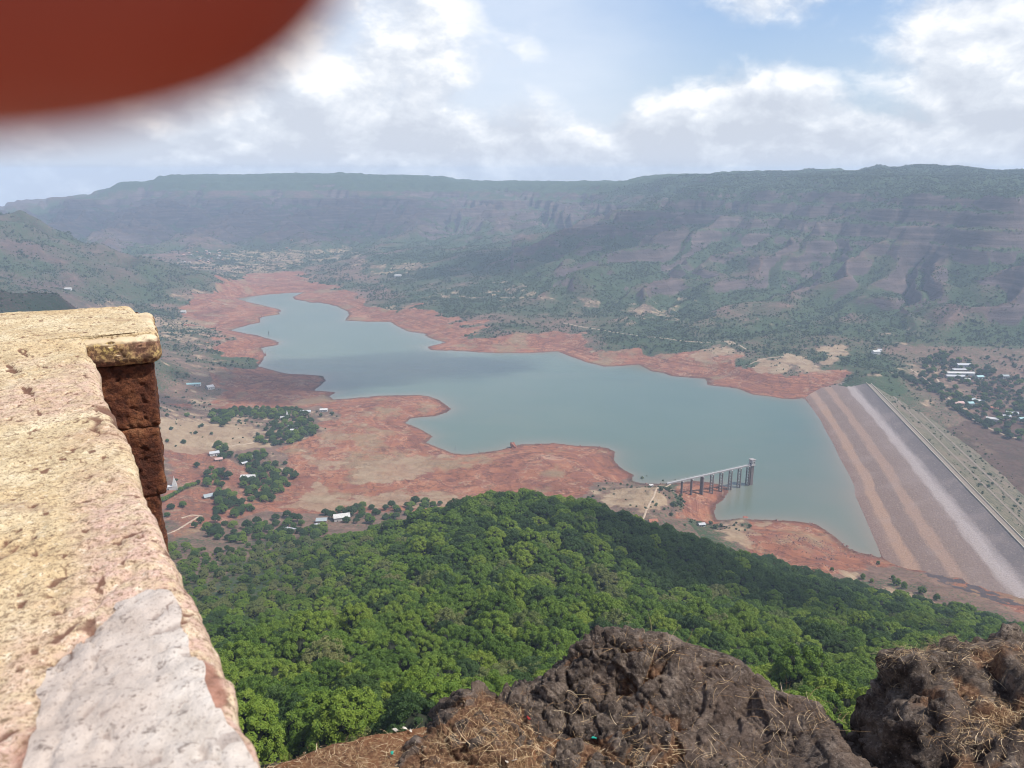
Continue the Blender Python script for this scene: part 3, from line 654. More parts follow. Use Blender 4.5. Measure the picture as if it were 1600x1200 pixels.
def crown_mesh(name, seed, mat, nb=15, nl=2300, flat=0.72, ls=0.105, spread=0.62, hull=True, br=(0.26, 0.46)):
    """crown of about unit radius, its base at z = 0.35: clumps of leaf faces round uneven lobes"""
    g = np.random.default_rng(seed); lobes = [(0, 0, 0.62 * flat + .35, 0.60)]
    for i in range(nb):
        a = g.uniform(0, 6.283); rr = spread * math.sqrt(g.uniform(0.05, 1)); hh = g.uniform(0.05, 1.0) * (1.15 - rr * .55)
        lobes.append((rr * math.cos(a), rr * math.sin(a), .35 + hh * flat, g.uniform(*br)))
    lobes = np.array(lobes); pr = lobes[:, 3] ** 2; pr /= pr.sum()
    if nl > 1000:                # big crowns: every lobe carries a skin of small leafy clumps
        nc = nb * 15; kl = g.choice(len(lobes), nc, p=pr); cvd = g.normal(size=(nc, 3)); cvd /= np.linalg.norm(cvd, axis=1)[:, None]; cvd[:, 2] = np.where(cvd[:, 2] < -.35, -cvd[:, 2], cvd[:, 2])
        cc = lobes[kl, :3] + cvd * lobes[kl, 3:4] * g.uniform(.78, 1.12, (nc, 1)); cr_ = g.uniform(.07, .15, nc); kc = np.ones(nc, bool)
        for lx, ly, lz, lr in lobes: kc &= ((cc - (lx, ly, lz)) ** 2).sum(1) > (lr * .74) ** 2
        cc, cr_, cvd = cc[kc], cr_[kc], cvd[kc]; k = g.choice(len(cc), nl, p=cr_ ** 2 / (cr_ ** 2).sum())
        dv = g.normal(size=(nl, 3)) + cvd[k] * .9 + (0, 0, .5); dv /= np.linalg.norm(dv, axis=1)[:, None]; c = cc[k] + dv * cr_[k][:, None] * g.uniform(.75, 1.1, (nl, 1)) * np.array([1.1, 1.1, .85]); n = nl
        lv_c = g.uniform(0, 1, len(cc))[k]
    else:
        k = g.choice(len(lobes), nl, p=pr); dv = g.normal(size=(nl, 3)); dv /= np.linalg.norm(dv, axis=1)[:, None]; dv[:, 2] = np.where(dv[:, 2] < -0.45, -dv[:, 2], dv[:, 2])
        c = lobes[k, :3] + dv * lobes[k, 3:4] * g.uniform(0.8, 1.12, (nl, 1)) * np.array([1, 1, .9]); n = nl; lv_c = g.uniform(0, 1, nl)
    nr = dv + g.normal(size=(n, 3)) * 0.42 + np.array([0, 0, .25]); nr /= np.linalg.norm(nr, axis=1)[:, None]
    tx = np.cross(nr, g.normal(size=(n, 3))); tx /= np.linalg.norm(tx, axis=1)[:, None]; ty = np.cross(nr, tx)
    s_ = ls * g.uniform(0.6, 1.35, (n, 1)); el = g.uniform(.55, .8, (n, 1))
    bend = nr * s_ * 0.22
    v = np.stack([c - tx * s_ - bend, c - ty * s_ * el, c + tx * s_ - bend, c + ty * s_ * el], 1).reshape(-1, 3)
    f = np.arange(4 * n).reshape(n, 4); val = np.repeat(.6 * g.uniform(0, 1, n) + .4 * lv_c, 4)
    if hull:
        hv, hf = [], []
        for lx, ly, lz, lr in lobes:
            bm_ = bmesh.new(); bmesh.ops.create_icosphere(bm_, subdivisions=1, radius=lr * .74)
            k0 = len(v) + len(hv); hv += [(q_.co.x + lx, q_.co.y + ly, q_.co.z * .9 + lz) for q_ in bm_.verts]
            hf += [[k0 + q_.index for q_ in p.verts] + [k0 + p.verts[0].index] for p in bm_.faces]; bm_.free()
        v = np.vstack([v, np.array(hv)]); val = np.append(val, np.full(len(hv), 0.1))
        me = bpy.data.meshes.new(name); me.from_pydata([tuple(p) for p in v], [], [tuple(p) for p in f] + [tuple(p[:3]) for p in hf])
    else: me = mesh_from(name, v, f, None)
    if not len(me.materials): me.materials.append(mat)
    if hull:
        me.materials.append(hull_m); mi = np.zeros(len(me.polygons), np.int32); mi[len(f):] = 1; me.polygons.foreach_set('material_index', mi)
    add_attr(me, 'leaf', val)
    return me
def trunk_mesh(name, seed, h=0.62, r=0.055):
    g = random.Random(seed); mb = MB(); top = (g.uniform(-.05, .05), g.uniform(-.05, .05), h)
    mb.bar((0, 0, -.15), (top[0] * .5, top[1] * .5, h * .55), r, r * .75, 7); mb.bar((top[0] * .5, top[1] * .5, h * .55), top, r * .75, r * .5, 7)
    for i in range(4):
        a = g.uniform(0, 6.28) + i * 1.6; L = g.uniform(.25, .45); mb.bar((top[0] * .6, top[1] * .6, h * .6), (math.cos(a) * L, math.sin(a) * L, h * .6 + g.uniform(.2, .42)), r * .5, r * .2, 5)
    return mb.mesh(name, bark, True)
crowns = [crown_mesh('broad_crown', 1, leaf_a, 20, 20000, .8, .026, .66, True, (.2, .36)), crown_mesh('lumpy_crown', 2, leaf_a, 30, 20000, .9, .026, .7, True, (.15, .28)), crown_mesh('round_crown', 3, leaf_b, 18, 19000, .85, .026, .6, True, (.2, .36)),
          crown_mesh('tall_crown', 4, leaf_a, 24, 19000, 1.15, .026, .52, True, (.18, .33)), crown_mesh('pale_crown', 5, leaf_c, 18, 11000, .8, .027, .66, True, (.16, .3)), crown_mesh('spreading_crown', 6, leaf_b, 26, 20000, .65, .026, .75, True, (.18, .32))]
trunks = [trunk_mesh('trunk', i) for i in range(6)]
bush_c = [crown_mesh('bush_crown', 21, leaf_d, 5, 150, .6, .2, .5), crown_mesh('bush_crown', 22, leaf_d, 4, 130, .7, .2, .45), crown_mesh('bush_crown', 23, leaf_d, 6, 160, .5, .2, .6)]
def tree(name, label, x, y, r, kind, group=None, zz=None, rz=0.0, hs=1.0, cat='tree', trunk=True):
    o = thing(name, label, cat, (x, y, float(ground(x, y)) if zz is None else zz), rz, group)
    o.scale = (r, r, r * hs)
    obj('crown', crowns[kind] if isinstance(kind, int) else kind, o)
    if trunk: obj('trunk', trunks[kind % 6 if isinstance(kind, int) else 0], o)
    return o
def scatter_gn(name, pts, rot, scl, kind, sources, label=None):
    """one object: many plants set on points, each a turned and scaled copy of one of the sources"""
    me = bpy.data.meshes.new(name); me.vertices.add(len(pts)); me.vertices.foreach_set('co', np.asarray(pts, np.float32).ravel())
    add_attr(me, 'turn', rot); add_attr(me, 'size', scl); add_attr(me, 'sort', kind)
    o = obj(name, me, kind='stuff')
    ng = bpy.data.node_groups.new(name, 'GeometryNodeTree')
    ng.interface.new_socket('Geometry', in_out='INPUT', socket_type='NodeSocketGeometry'); ng.interface.new_socket('Geometry', in_out='OUTPUT', socket_type='NodeSocketGeometry')
    gi = ng.nodes.new('NodeGroupInput'); go = ng.nodes.new('NodeGroupOutput'); L = ng.links.new
    def at_(n): q_ = ng.nodes.new('GeometryNodeInputNamedAttribute'); q_.data_type = 'FLOAT'; q_.inputs['Name'].default_value = n; return q_.outputs[0]
    tu, si, so = at_('turn'), at_('size'), at_('sort')
    rv = ng.nodes.new('ShaderNodeCombineXYZ'); L(tu, rv.inputs[2])
    jn = ng.nodes.new('GeometryNodeJoinGeometry')
    for k, src in enumerate(sources):
        cm = ng.nodes.new('FunctionNodeCompare'); cm.data_type = 'FLOAT'; cm.operation = 'EQUAL'; L(so, cm.inputs[0]); cm.inputs[1].default_value = k; cm.inputs['Epsilon'].default_value = 0.1
        oi = ng.nodes.new('GeometryNodeObjectInfo'); oi.inputs['Object'].default_value = src; oi.inputs['As Instance'].default_value = True; oi.transform_space = 'ORIGINAL'
        ip = ng.nodes.new('GeometryNodeInstanceOnPoints'); L(gi.outputs[0], ip.inputs['Points']); L(cm.outputs[0], ip.inputs['Selection']); L(oi.outputs['Geometry'], ip.inputs['Instance'])
        L(rv.outputs[0], ip.inputs['Rotation']); L(si, ip.inputs['Scale']); L(ip.outputs[0], jn.inputs[0])
    L(jn.outputs[0], go.inputs[0])
    md_ = o.modifiers.new('scatter', 'NODES'); md_.node_group = ng
    return o
def jitter_pts(x0, x1, y0, y1, sp_, seed):
    g = np.random.default_rng(seed); a, b_ = np.meshgrid(np.arange(x0, x1, sp_), np.arange(y0, y1, sp_ * .87)); a = a + (np.arange(a.shape[0])[:, None] % 2) * sp_ / 2
    return (a + g.uniform(-.36, .36, a.shape) * sp_).ravel(), (b_ + g.uniform(-.36, .36, a.shape) * sp_).ravel()

# the forest on the spur under the cliff
fx, fy = jitter_pts(-420, 560, 60, 680, 11.6, 5); fx2, fy2 = jitter_pts(-420, 560, 60, 680, 7.0, 6); nbig = len(fx)
fx = np.concatenate([fx, fx2]); fy = np.concatenate([fy, fy2]); layer = np.arange(len(fx)) < nbig
fz = ground(fx, fy); fu, fv = to_px(fx, fy, fz)
ok = in_poly(fu, fv, forest_px) & (fu > -150) & (fu < 1750)
ok |= in_poly(fu, fv - 22, forest_px) & (np.hypot(fx, fy) > 380) & (fu > 560) & (fu < 1650) & (np.hypot(fx, fy) < 660) & (fz > -352)
fx, fy, fz, fu, fv, layer = (q_[ok] for q_ in (fx, fy, fz, fu, fv, layer))
fd = np.sqrt(fx ** 2 + fy ** 2 + fz ** 2); g = np.random.default_rng(3); nf = len(fx)
patch = fbm(fx / 55, fy / 55, oct=3, s=201); left_sl = sstep(fu, 640, 420) * sstep(fv, 1010, 930)
fr = np.where(layer, g.uniform(5.8, 9.0, nf), g.uniform(2.8, 4.6, nf)) * (1 - .52 * left_sl); fr *= sstep(np.clip(fd, 0, 999), 40, 110) * .3 + .7
fz = fz + np.where(layer, g.uniform(-2.0, 2.6, nf), g.uniform(-2.5, 0, nf))
rk = g.uniform(0, 1, nf) + patch * .35
fk = np.select([rk < .30, rk < .47, rk < .62, rk < .77, rk < .84], [0, 1, 3, 2, 5], 0); fk = np.where(g.uniform(0, 1, nf) < .06 + .38 * left_sl, 4, fk)
far_ok = fd > 132; fr = np.where(fd < 210, np.minimum(fr, 6.4), fr)
right_sl = sstep(fu - (fv - 800) * 2.2, 640, 860) * sstep(fv, 800, 840) * (1 - sstep(fv, 935, 985))
fk = np.where(g.uniform(0, 1, nf) < .85 * right_sl, np.where(g.uniform(0, 1, nf) < .5, 2, 5), fk)
ft = g.uniform(0, 6.283, nf)
wall_px = [(-50, 470), (250, 480), (262, 830), (285, 880), (340, 1010), (425, 1200), (425, 1700), (-50, 1700)]
rock_px = [(560, 1210), (650, 1150), (750, 1070), (840, 1065), (920, 990), (1040, 990), (1170, 1045), (1280, 1120), (1350, 1210)]
rock2_px = [(1335, 1210), (1335, 1045), (1400, 995), (1480, 982), (1620, 1010), (1620, 1210)]
su, sv_ = to_px(fx, fy, fz + fr * .9)
vis = far_ok & (su > -10) & (su < 1610) & (sv_ < 1215) & ~in_poly(su, sv_, wall_px) & ~in_poly(su, sv_, rock_px) & ~in_poly(su, sv_, rock2_px)
rank = np.where(vis, fr / fd, 0).argsort()[::-1]; solo = np.zeros(nf, bool); solo[rank[:300]] = True
FG = 'trees of the forest below the cliff'
kindw = ('broad leafy green tree', 'lumpy mid green tree', 'dark green round tree', 'tall crowned green tree', 'pale yellowish tree', 'dark spreading tree')
def where_(u, v):
    if v > 1085: return 'at the foot of the cliff between parapet wall and boulder' if u < 800 else 'in the gap between boulder and upright rock'
    if v < 850: return 'on the rounded crest of the forested spur'
    if u < 470: return 'on the left slope right beside the parapet wall'
    if u > 1230: return 'behind the upright rock at the right'
    if u > 960: return 'on the shaded right flank of the spur' if v < 960 else 'just behind the top of the boulder'
    if u < 700: return 'in the left middle of the forest' if v > 960 else 'on the upper left slope of the spur'
    return 'in the very middle of the forest' if v < 960 else 'in the forest left of the boulder top'
for i in np.nonzero(solo)[0]:
    wh = where_(fu[i], fv[i])
    tree('forest_tree', kindw[int(fk[i])] + ' ' + wh, fx[i], fy[i], fr[i], int(fk[i]), 'forest trees ' + wh + ', ' + ('broad', 'lumpy', 'round dark', 'tall', 'pale', 'spreading')[int(fk[i])], fz[i] - .6, ft[i], g.uniform(1.0, 1.35))
crown_src = {}
for o in COL.objects:
    if o.name.startswith('crown') and o.data in crowns: crown_src.setdefault(crowns.index(o.data), o)
kinds = sorted(crown_src); rest = ~solo & far_ok
scatter_gn('forest', np.stack([fx, fy, fz - .6], 1)[rest], ft[rest], fr[rest], [kinds.index(k) if k in kinds else 0 for k in fk[rest]], [crown_src[k] for k in kinds])

# ------------------------------------------------------------------ village trees, hedges, bushes
def K(pts): return [(250 + x * .19375, 620 + y * .19375) for x, y in pts]
G1 = [K(p) for p in ([(650,470),(850,455),(850,540),(1000,590),(1095,600),(1085,700),(960,790),(910,860),(800,870),(680,770),(660,700),(770,660),(660,600)], [(350,620),(560,620),(560,750),(380,760)], [(420,770),(560,770),(660,850),(780,800),(760,900),(650,980),(440,980)],
      [(420,390),(580,420),(570,500),(510,530),(430,440)], [(740,380),(880,310),(880,230),(1000,200),(1180,160),(1270,240),(1260,310),(1130,360),(1040,390),(900,390)], [(360,140),(560,115),(900,95),(1140,105),(1180,160),(1000,190),(880,190),(600,170)], [(415,150),(545,150),(545,240),(420,240)])]
G2 = [[(505,804),(560,795),(655,786),(700,790),(640,812),(560,822),(510,815)], K([(270,1010),(600,1000),(640,1040),(800,1000),(920,940),(1050,960),(1200,1060),(1340,1080),(1340,1140),(1150,1187),(600,1187),(250,1060)])]
HEDGE = K([(15, 850), (110, 800), (200, 745), (330, 700)])
SINGLE = K([(190,375),(60,365),(880,545),(1010,545),(300,570),(130,690),(185,890),(90,905),(415,590),(510,595),(640,210),(860,270),(340,240),(90,265),(290,300),(60,970),(600,800),(220,160),(60,160)])
TAN_B = [(1047,764,2.6),(1046,779,2.2),(1026,789,2.4),(1038,797,2.6),(1020,785,2),(1010,795,1.6),(985,790,1.6),(970,757,2.2),(946,752,2),(935,760,1.8),(1003,749,3.4),(1010,746,2.4),(960,765,1.6),(1022,800,1.8),(1090,818,2.4),(1110,820,4.0),(1118,826,3.4),(1070,822,2.4),(1160,822,2.2),(1164,830,2),(1150,818,2),(1140,826,1.6),(1040,775,1.6),(1030,770,1.4),(1036,753,2.6),(1055,751,2),
         (1372,882,2.2),(1348,905,3.0),(1362,910,2.2),(1400,915,4.2),(1412,920,3.6),(1416,932,2.6),(1440,928,4.0),(1440,940,3.4),(1463,938,3.2),(1487,955,4.2),(1395,905,2.4),(1520,962,2.2),(1550,965,2.2),(1300,892,2.0),(1280,895,1.6),(1475,948,2.2)]
villa = 'trees round the left village'
vk = 0
for pi_, (polys, sp_, rr) in enumerate(((G1, 12.0, (4.0, 7.0)), (G2, 14.0, (3.8, 6.6)))):
    for poly in polys:
        w = np.array(land_poly(poly)); x_, y_ = jitter_pts(w[:, 0].min(), w[:, 0].max(), w[:, 1].min(), w[:, 1].max(), sp_, 40 + vk)
        m_ = in_poly(x_, y_, w) & (rng.uniform(0, 1, x_.size) < (.9 if pi_ == 0 else .78))
        for x, y in zip(x_[m_], y_[m_]):
            r_ = rng.uniform(*rr); k = int(rng.choice([2, 5, 2, 0, 1]))
            tree('grove_tree', 'dark green mango like tree in a grove among the left village houses' if k in (2, 5) else 'mid green leafy tree in a grove among the left village houses', x, y, r_, k, villa + (', dark' if k in (2, 5) else ', mid green'), None, rng.uniform(0, 6.28), rng.uniform(.85, 1.15)); vk += 1
for j in range(len(HEDGE) - 1):
    (u0, v0), (u1, v1) = HEDGE[j], HEDGE[j + 1]
    for q_ in np.linspace(0, 1, 7)[:-1]:
        x, y, zz = land(u0 + (u1 - u0) * q_, v0 + (v1 - v0) * q_); tree('hedge_tree', 'small green tree in the hedge line leading from the white temple', x, y, rng.uniform(2.6, 4), int(rng.choice([0, 1, 2])), 'trees of the hedge by the temple', zz, rng.uniform(0, 6))
for u, v in SINGLE:
    x, y, zz = land(u, v); tree('field_tree', 'lone small tree on the bare brown fields of the left village', x, y, rng.uniform(2.8, 5), int(rng.choice([0, 1, 2, 5])), 'lone trees on the left fields', zz, rng.uniform(0, 6))
for u, v, r_ in TAN_B:
    x, y, zz = land(u, v); left = u < 1200
    tree('bush', 'green bush on the pale bank by the footbridge and below the forest' if left else 'small green tree on the red slope beside the near end of the dam', x, y, r_, bush_c[int(rng.integers(0, 3))] if left else int(rng.choice([0, 1, 4])), 'bushes near the footbridge' if left else 'small trees beside the dam end', zz - .3, rng.uniform(0, 6), 1.0 if left else 1.3, 'bush' if left else 'tree', not left)
# right hand village below the dam
RV = [(1440,560),(1475,548),(1540,560),(1600,575),(1610,700),(1575,690),(1530,660),(1500,650),(1470,625),(1440,600)]
w = np.array(land_poly(RV)); x_, y_ = jitter_pts(w[:, 0].min(), w[:, 0].max(), w[:, 1].min(), w[:, 1].max(), 17, 77)
m_ = in_poly(x_, y_, w) & (fbm(x_ / 60, y_ / 60, oct=2, s=7) > -.22) & (rng.uniform(0, 1, x_.size) < .8)
for x, y in list(zip(x_[m_], y_[m_]))[:200]:
    k = int(rng.choice([2, 5, 2, 0])); tree('village_tree', 'dark tree among the houses of the village below the dam', x, y, rng.uniform(4, 8), k, 'trees of the village below the dam', None, rng.uniform(0, 6.28), rng.uniform(.8, 1.1))
for u0, v0, u1, v1 in ((1436, 595, 1500, 645), (1500, 645, 1540, 668), (1395, 585, 1440, 600)):
    for q_ in np.linspace(0, 1, 14)[:-1]:
        x, y, zz = land(u0 + (u1 - u0) * q_ + rng.normal() * 3, v0 + (v1 - v0) * q_ + rng.normal() * 2); tree('streamside_tree', 'dark tree in the line along the foot of the dam', x, y, rng.uniform(4, 7), int(rng.choice([2, 5])), 'trees along the foot of the dam', zz, rng.uniform(0, 6))
# scrub on the slopes across the lake: beyond counting
bs = [obj('bush', None) for _ in ()]
src = []
for k in range(3):
    u, v = ((286, 690), (275, 698), (300, 632))[k]; x, y, zz = land(u, v)
    o = tree('bush', ('low rounded green bush on the dry field left of the grove', 'dark low bush on the dry field near the wall edge', 'spreading bush on the brown slope above the white temple')[k], x, y, 2.2, bush_c[k], None, zz - .3, 1.0 * k, 1.0, 'bush', False)
    src.append(o.children[0])
g = np.random.default_rng(8); n_ = 560000
ra = np.sqrt(g.uniform(850 ** 2, 4300 ** 2, n_)); aa = g.uniform(R(-38), R(38), n_); x_, y_ = ra * np.sin(aa), ra * np.cos(aa)
ii = np.clip(np.searchsorted(RS, ra), 0, len(RS) - 1); jj = np.clip(((aa - AZ[0]) / (AZ[1] - AZ[0])).astype(int), 0, len(AZ) - 1)
gr = GREEN[ii, jj]; zz = GZ[ii, jj]; tanw = w_tan.reshape(GX.shape)[ii, jj]; redw = w_red.reshape(GX.shape)[ii, jj]; sl = slope.reshape(GX.shape)[ii, jj]
s_, a_, _z = dam_face_z(x_, y_); on_dam = (s_ > -200) & (s_ < LEN + 5) & (a_ > -150) & (a_ < 150)
clump = fbm(x_ / 45, y_ / 45, oct=3, s=301)
pr_ = np.clip(gr * .62 + clump * .8 + .06, 0.012, .85) * (redw < .4) * (zz > WATER + 2) * (sl < 1.1) * (1 - .75 * tanw) * ~on_dam * np.where(ra > 2600, .6, 1)
pr_ *= np.where((x_ < 150) & (ra < 1700), .28, 1) * np.where((y_ < 720), 0, 1)
m_ = g.uniform(0, 1, n_) < pr_
pts = np.stack([x_, y_, ground(x_, y_) - .4], 1)[m_]; n_ = len(pts)
scatter_gn('hillside_scrub', pts, g.uniform(0, 6.28, n_), np.clip(g.lognormal(.62, .42, n_), .9, 5.5) * (1 + .25 * (ra[m_] > 2600)), g.integers(0, 3, n_), src)
# bushes on the back of the dam
n_ = 520; ss = g.uniform(0, LEN, n_); aa = g.uniform(CW + 4, CW + 120, n_); pw = c0[None] + cd[None] * ss[:, None] + cn[None] * aa[:, None]
zb = CREST - np.interp(aa, [CW, CW + 27, CW + 31, CW + 57, CW + 62, CW + 147], [0, 12.5, 12.5, 25, 25, 62]); zb = np.maximum(zb, ground(pw[:, 0], pw[:, 1]))
scatter_gn('dam_slope_scrub', np.stack([pw[:, 0], pw[:, 1], zb - .2], 1), g.uniform(0, 6, n_), np.clip(g.lognormal(.1, .5, n_), .5, 3.2), g.integers(0, 3, n_), src)
# ------------------------------------------------------------------ houses
white_m = plain('white_limewash', (0.50, 0.48, 0.45), scale=0.8)
tin_m = plain('pale_tin_sheet', (0.42, 0.42, 0.42), 0.5, scale=1.5)
grey_m = plain('grey_tin_sheet', (0.30, 0.33, 0.33), 0.5, scale=1.5)
tile_m = plain('clay_roof_tiles', (0.30, 0.125, 0.075), scale=2.0)
pink_m = plain('faded_pink_sheet', (0.45, 0.29, 0.25), 0.6, scale=1.5)
mud_m = plain('mud_wall', (0.27, 0.185, 0.13), scale=0.8)
blue_m = plain('blue_green_sheet', (0.30, 0.46, 0.45), 0.6, scale=1.5)
def house(label, u, v, L, D, h, roof, wall, rz=0.0, rise=None, group=None, name='house'):
    x, y, zz = land(u, v); o = thing(name, label, 'house' if name == 'house' else name.split('_')[-1], (x, y, zz), rz, group)
    rise = D * .22 if rise is None else rise
    MB().box(0, 0, -1.5, L, D, h + 1.5).build('wall', wall, o)
    e = .6; mb = MB(); th = .18
    if rise > .05:
        for s_ in (-1, 1):
            a = [(-L / 2 - e, s_ * (D / 2 + e), h - e * rise / (D / 2)), (L / 2 + e, s_ * (D / 2 + e), h - e * rise / (D / 2)), (L / 2 + e, 0, h + rise), (-L / 2 - e, 0, h + rise)]
            mb.quad_prism([(p[0], p[1], p[2] + .02) for p in a], [(p[0], p[1], p[2] + th) for p in a])
        mg = MB()
        for s_ in (-1, 1):
            a = [(s_ * (L / 2 - .12), -D / 2, h), (s_ * (L / 2 - .12), D / 2, h), (s_ * (L / 2 - .12), 0, h + rise)]
            mg.quad_prism([(p[0] - .1, p[1], p[2]) for p in a], [(p[0] + .1, p[1], p[2]) for p in a])
        mg.build('gable', wall, o)
    else:
        mb.box(0, 0, h, L + .8, D + .8, .35)
    mb.build('roof', roof, o)
    MB().box(L * .08, -D / 2 - .03, 0, 1.1, .1, 2.1).build('door', dark, o)
    for k in (-1, 1): MB().box(k * L * .3, -D / 2 - .03, 1.0, 1.2, .1, 1.1).build('window', dark, o)
    return o
LH = 'houses of the left village'
for a in (('white roofed house beside a leafy grove on the brown field', 335, 711, 12, 8, 4, tin_m, white_m, .5), ('small pinkish house just below the white roofed house by the grove', 342, 720, 9, 7, 3.2, pink_m, mud_m, .4),
          ('pale tin roofed hut at the top edge of the big mango grove', 388, 717, 10, 6, 3.2, tin_m, white_m, .9), ('small cream hut under the top edge of the mango grove', 382, 726, 7, 5, 3, tin_m, mud_m, .7),
          ('long white curved roof house in the middle of the mango grove', 388, 749, 17, 9, 4.5, white_m, white_m, .05), ('tiny white hut half hidden between the two groves', 354, 744, 7, 6, 3, tin_m, white_m, .3),
          ('grey green tin roofed shed left of the lower grove', 331, 778, 17, 9, 4, grey_m, mud_m, .6), ('white roofed house below the temple spire among dark trees', 458, 670, 14, 8, 4.5, tin_m, white_m, .1), ('narrow white house wall under the white roofed house near the temple', 457, 677, 5, 5, 6, white_m, white_m, .1),
          ('low white roofed house right of the spire at the end of the tree row', 478, 646, 16, 8, 4, tin_m, white_m, .2), ('small white cottage at the far right end of the tree row by the lake', 506, 643, 12, 7, 4, white_m, white_m, .1),
          ('pale roofed house in the scattered trees above the forest edge', 452, 833, 13, 9, 4, tin_m, mud_m, -.4), ('big whitish house beside dark trees above the forest edge', 534, 812, 17, 11, 5, white_m, white_m, .3), ('grey roofed house left of the big whitish house above the forest', 503, 816, 11, 8, 3.5, grey_m, mud_m, .1),
          ('tiny white hut in the tree row above the forest edge', 494, 824, 6, 6, 3, tin_m, white_m, .6), ('red tile roofed hut at the forest edge below the footbridge', 1020, 817, 9, 7, 3, tile_m, pink_m, .2), ('white walled hut among bushes between forest and red bank', 1096, 822, 7, 5, 3, tin_m, white_m, .2),
          ('dark thatched shelter on the pale bank by the water', 1131, 823, 8, 4, 2.2, mud_m, mud_m, -.2), ('small white hut at the land end of the footbridge', 1017, 760, 4.5, 3.5, 2.4, white_m, white_m, .3), ('white tent shaped building on the green plot by the purple red flats', 328, 607, 12, 12, 4, white_m, white_m, .8),
          ('green roofed shed on the green plot left of the tent shaped building', 303, 602, 24, 8, 3, blue_m, white_m, .15), ('white cottage on the red promontory at the far left shore', 287, 489, 13, 9, 5, white_m, white_m, .2), ('lone white house at the foot of the far left hill', 107, 454, 16, 10, 6, white_m, white_m, .2), ('white farmhouse pair on the far shore slope above the lake', 622, 433, 24, 12, 7, white_m, white_m, 0.0)):
    house(*a, group=LH if a[1] < 520 else None)
RG = 'houses of the village below the dam'
for a in (('longest white roofed building of the village beyond the dam', 1500, 586, 52, 9, 5, white_m, white_m, -.05), ('second long white roofed building just under the longest one', 1492, 591, 34, 9, 5, tin_m, white_m, -.1), ('white roofed block above the long buildings beyond the dam', 1505, 573, 26, 10, 5, tin_m, white_m, -.05),
          ('thin pale terrace building between the white block and the long roofs', 1499, 580, 30, 7, 4, tin_m, mud_m, 0), ('small pale house right of the long white buildings', 1530, 591, 14, 9, 4, blue_m, white_m, .2), ('bright white small house at the front of the long buildings', 1511, 595, 9, 7, 4, white_m, white_m, -.3),
          ('pinkish round roofed house beyond the dam foot', 1497, 633, 16, 11, 5, pink_m, mud_m, 0), ('pale green white house right of the pinkish roof', 1514, 633, 13, 9, 4.5, blue_m, white_m, .1), ('gleaming white tin roof above the pale green house', 1531, 629, 12, 7, 4, white_m, white_m, -.2), ('grey roofed house left of the gleaming tin roof', 1519, 627, 10, 8, 4, grey_m, mud_m, .4),
          ('white roof at the road below the dam in dark trees', 1550, 657, 17, 8, 4, white_m, white_m, -.5), ('pale roof right of the road side white roof', 1572, 653, 12, 8, 4, tin_m, mud_m, -.2), ('long pale roof near the right picture edge', 1581, 648, 18, 9, 4, tin_m, white_m, -.4), ('blue green roofed house at the right picture edge', 1597, 657, 12, 8, 4, blue_m, white_m, .1),
          ('brown walled house on terraces below the pinkish roof', 1503, 642, 14, 8, 3.5, mud_m, mud_m, .1), ('white double house alone on the wooded slope above the dam end', 1368, 553, 15, 10, 6, white_m, white_m, .2), ('small white annexe beside the white double house above the dam end', 1374, 550, 8, 7, 5, tin_m, white_m, -.3),
          ('mud brown house at the right edge above the white roofs', 1560, 610, 14, 9, 4, tile_m, mud_m, .2), ('red tiled house among trees right of the long buildings', 1553, 640, 12, 9, 4, tile_m, mud_m, -.3), ('small grey house at the upper right of the terraces', 1570, 590, 12, 9, 4, grey_m, white_m, 0)):
    house(*a, group=RG)
g = np.random.default_rng(31)
for i in range(26):
    u, v = g.uniform(285, 350), g.uniform(390, 412)
    if i > 22: u, v = g.uniform(380, 520), g.uniform(375, 400)
    house('tiny pale house of the far hamlet at the head of the valley', u, v, g.uniform(6, 11), g.uniform(6, 8), g.uniform(3, 5), [white_m, tin_m, pink_m, tile_m][int(g.integers(0, 4))], mud_m, g.uniform(-.5, .5), group='houses of the far hamlet')
def temple(label, u, v, s):
    x, y, zz = land(u, v); o = thing('temple', label, 'temple', (x, y, zz), .3)
    MB().box(-2.5 * s, 0, -1, 9 * s, 6 * s, 4.2 * s + 1).build('hall', white_m, o)
    MB().box(-2.5 * s, 0, 4.2 * s, 9.8 * s, 6.8 * s, .4 * s).build('hall_roof', white_m, o)
    sh = MB(); zz, w_ = 0, 5.2 * s
    sh.box(4.4 * s, 0, -1, w_, w_, 4.6 * s + 1)
    for i, (hh, k) in enumerate(((3.0, .78), (2.6, .72), (2.2, .62), (1.8, .45))):
        z0 = (4.6, 7.6, 10.2, 12.4)[i] * s; sh.box(4.4 * s, 0, z0, w_, w_, hh * s, 0, k, k); w_ *= k * .97
    sh.build('spire', white_m, o)
    MB().bar((4.4 * s, 0, 14.1 * s), (4.4 * s, 0, 16.4 * s), .35 * s, .08 * s).build('finial', white_m, o)
    MB().box(-2.5 * s, -3.05 * s, 0, 1.4 * s, .12, 2.6 * s).build('door', dark, o)
temple('white temple with a pointed spire at the hedge beside the parapet wall', 267, 765, 1.0)
temple('white temple spire rising out of the dark tree row', 445, 655, .95)
track_m = plain('pale_track', (0.36, 0.27, 0.19), scale=.3)
